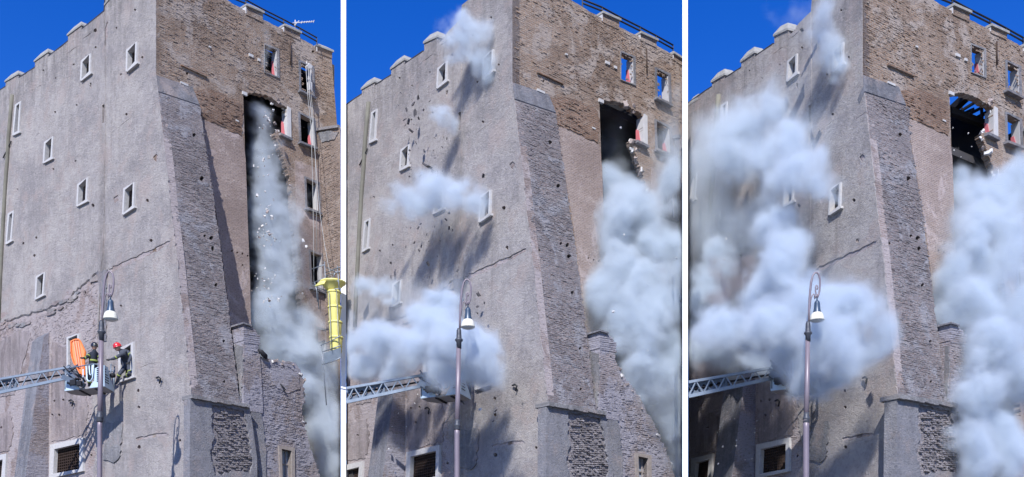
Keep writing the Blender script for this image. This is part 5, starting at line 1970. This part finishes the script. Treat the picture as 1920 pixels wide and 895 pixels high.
cloud(B2, 'brown earth dust boiling under the left edge of the engulfed tower', pf(B2, 'L', [(1385, 540, 26, 30, 3.6), (1365, 565, 30, 24, 3.8), (1400, 510, 24, 22, 3.4), (1320, 690, 36, 14, 3.6), (1300, 680, 24, 20, 3.6), (1355, 515, 28, 26, 3.3)]),
    1.6, .09, .8, .45, -.08, .8, seed=17, col=(.44, .385, .38))
cloud(B2, 'huge white dust cloud burying the brick side of the engulfed tower', pf(B2, 'R', [
    (1805, 355, 22, 34, -.3), (1830, 390, 40, 50, .6), (1880, 380, 44, 50, 1.1), (1920, 350, 44, 60, 1.3), (1830, 460, 50, 60, 1.4), (1895, 470, 56, 70, 2.0), (1790, 520, 40, 50, 1.0), (1840, 560, 60, 60, 2.0), (1910, 580, 56, 70, 2.6),
    (1790, 590, 40, 40, 1.3), (1860, 660, 56, 60, 2.6), (1915, 700, 50, 70, 3.0), (1850, 760, 46, 60, 2.9), (1900, 820, 50, 70, 3.2), (1840, 850, 40, 60, 3.2), (1775, 560, 26, 60, .7)]),
    4.81, .105, .42, .42, -0.08, 0.80, seed=16, bil=.62, amp=.7)

# ------------------------------------------------------------------ flying debris
DG = random.Random(77)


def debris(B, side, x, y, size, off, mat, label, group, flat=1.0, glob=False):
    if glob:
        x, y = x - B.ox, y - B.oy
    if not (B.xmin + 3 < x < B.xmax - 3):
        return
    p = B.hit(B.L if side == 'L' else B.R, x, y, off)
    o = bpy.data.objects.new('debris_stone' if mat is not SHARD else 'debris_shard', rock_mesh(DG.randrange(6), mat, flat))
    COL.objects.link(o)
    o.location = p
    k = size * p.y / F * .5
    o.scale = (k * DG.uniform(.8, 1.3), k * DG.uniform(.5, .9), k * DG.uniform(.8, 1.2))
    o.rotation_euler = (DG.uniform(0, 6), DG.uniform(0, 6), DG.uniform(0, 6))
    tag(o, label, 'rubble', group)


for (cx, cy, wx, wy, n, lb) in ((505, 235, 22, 45, 22, 'just under the broken lintel of the tall gap'), (500, 310, 20, 40, 12, 'in the upper third of the tall gap'), (502, 385, 22, 30, 12, 'halfway down the tall gap'), (500, 445, 22, 24, 34, 'in the dense shower beside the putlog holes'),
                             (508, 535, 30, 40, 36, 'in the lowest shower above the ruined wall'), (560, 480, 20, 60, 8, 'outside the gap, left of the scaffold window')):
    for i in range(n):
        debris(B0, 'R', cx + DG.gauss(0, .5) * wx, cy + DG.gauss(0, .5) * wy, DG.choice((2.2, 2.8, 3.4, 4.4, 7)), DG.uniform(.3, 1.1), PALE if DG.random() < .8 else BRICKS,
               'pale stone falling ' + lb, 'pale stones falling ' + lb)
for (x, y, s_) in ((775, 195, 9), (778, 212, 11), (766, 228, 8), (770, 245, 8), (762, 205, 6), (784, 183, 6), (794, 206, 5), (785, 222, 5), (806, 190, 4), (758, 225, 5), (780, 268, 5), (802, 312, 15), (810, 322, 7), (788, 330, 5), (906, 330, 6),
                   (842, 428, 7), (789, 420, 5), (784, 427, 5), (836, 412, 5), (848, 432, 5), (803, 495, 8), (733, 520, 5), (858, 508, 5), (805, 520, 4), (897, 552, 8), (806, 552, 6), (895, 575, 5), (908, 568, 6), (845, 590, 5), (777, 455, 4), (786, 470, 5), (790, 462, 4),
                   (800, 440, 4), (815, 425, 4), (761, 463, 4), (838, 260, 5), (829, 276, 4), (795, 283, 4), (768, 282, 4), (815, 259, 4), (716, 660, 4), (868, 755, 5), (930, 770, 5), (925, 790, 4), (760, 235, 4)):
    lb = 'above the window at the far left' if y < 300 else 'below the second window row' if y < 345 else 'between the middle windows and the lamp' if y < 600 else 'in the shadow near the ladder basket'
    debris(B1, 'L', x, y, s_ * 1.45, DG.uniform(.5, 1.4), SHARD, 'dark shard flung out ' + lb + ' of the middle tower', 'dark shards flung out ' + lb, .35, True)
for i in range(46):
    x, y = DG.choice(((780, 230), (800, 440), (790, 300), (850, 560), (815, 270)))
    debris(B1, 'L', x + DG.gauss(0, 24), y + DG.gauss(0, 40), DG.choice((2, 2.4, 3, 3.6)), DG.uniform(.4, 1.5), SHARD, 'tiny dark splinter flying before the plastered wall of the middle tower', 'tiny dark splinters before the middle tower', .4, True)
for (x, y, s_) in ((900, 768, 8), (783, 740, 4), (747, 775, 4), (729, 842, 4), (748, 840, 4), (1164, 240, 5), (742, 887, 5), (762, 800, 3), (735, 800, 3), (778, 757, 4), (1170, 440, 4), (1150, 585, 6), (1268, 485, 4), (1215, 657, 4)):
    debris(B1, 'L' if x < 1000 else 'R', x, y, s_, 1.4 if x < 1000 else 2.8, PALE, 'pale fragment dropping through the dust of the middle tower', 'pale fragments falling at the middle tower', 1, True)
for i in range(34):
    x, y = DG.choice(((1390, 540), (1380, 560), (1340, 480), (1400, 790), (1390, 830), (1810, 265)))
    debris(B2, 'L' if x < 1700 else 'R', x + DG.gauss(0, 26), y + DG.gauss(0, 24), DG.choice((2, 2.6, 3.2, 4)), DG.uniform(1.4, 2.2) if x < 1700 else -.3, PALE, 'pale fragment falling past the engulfed tower', 'pale fragments falling at the engulfed tower', 1, True)
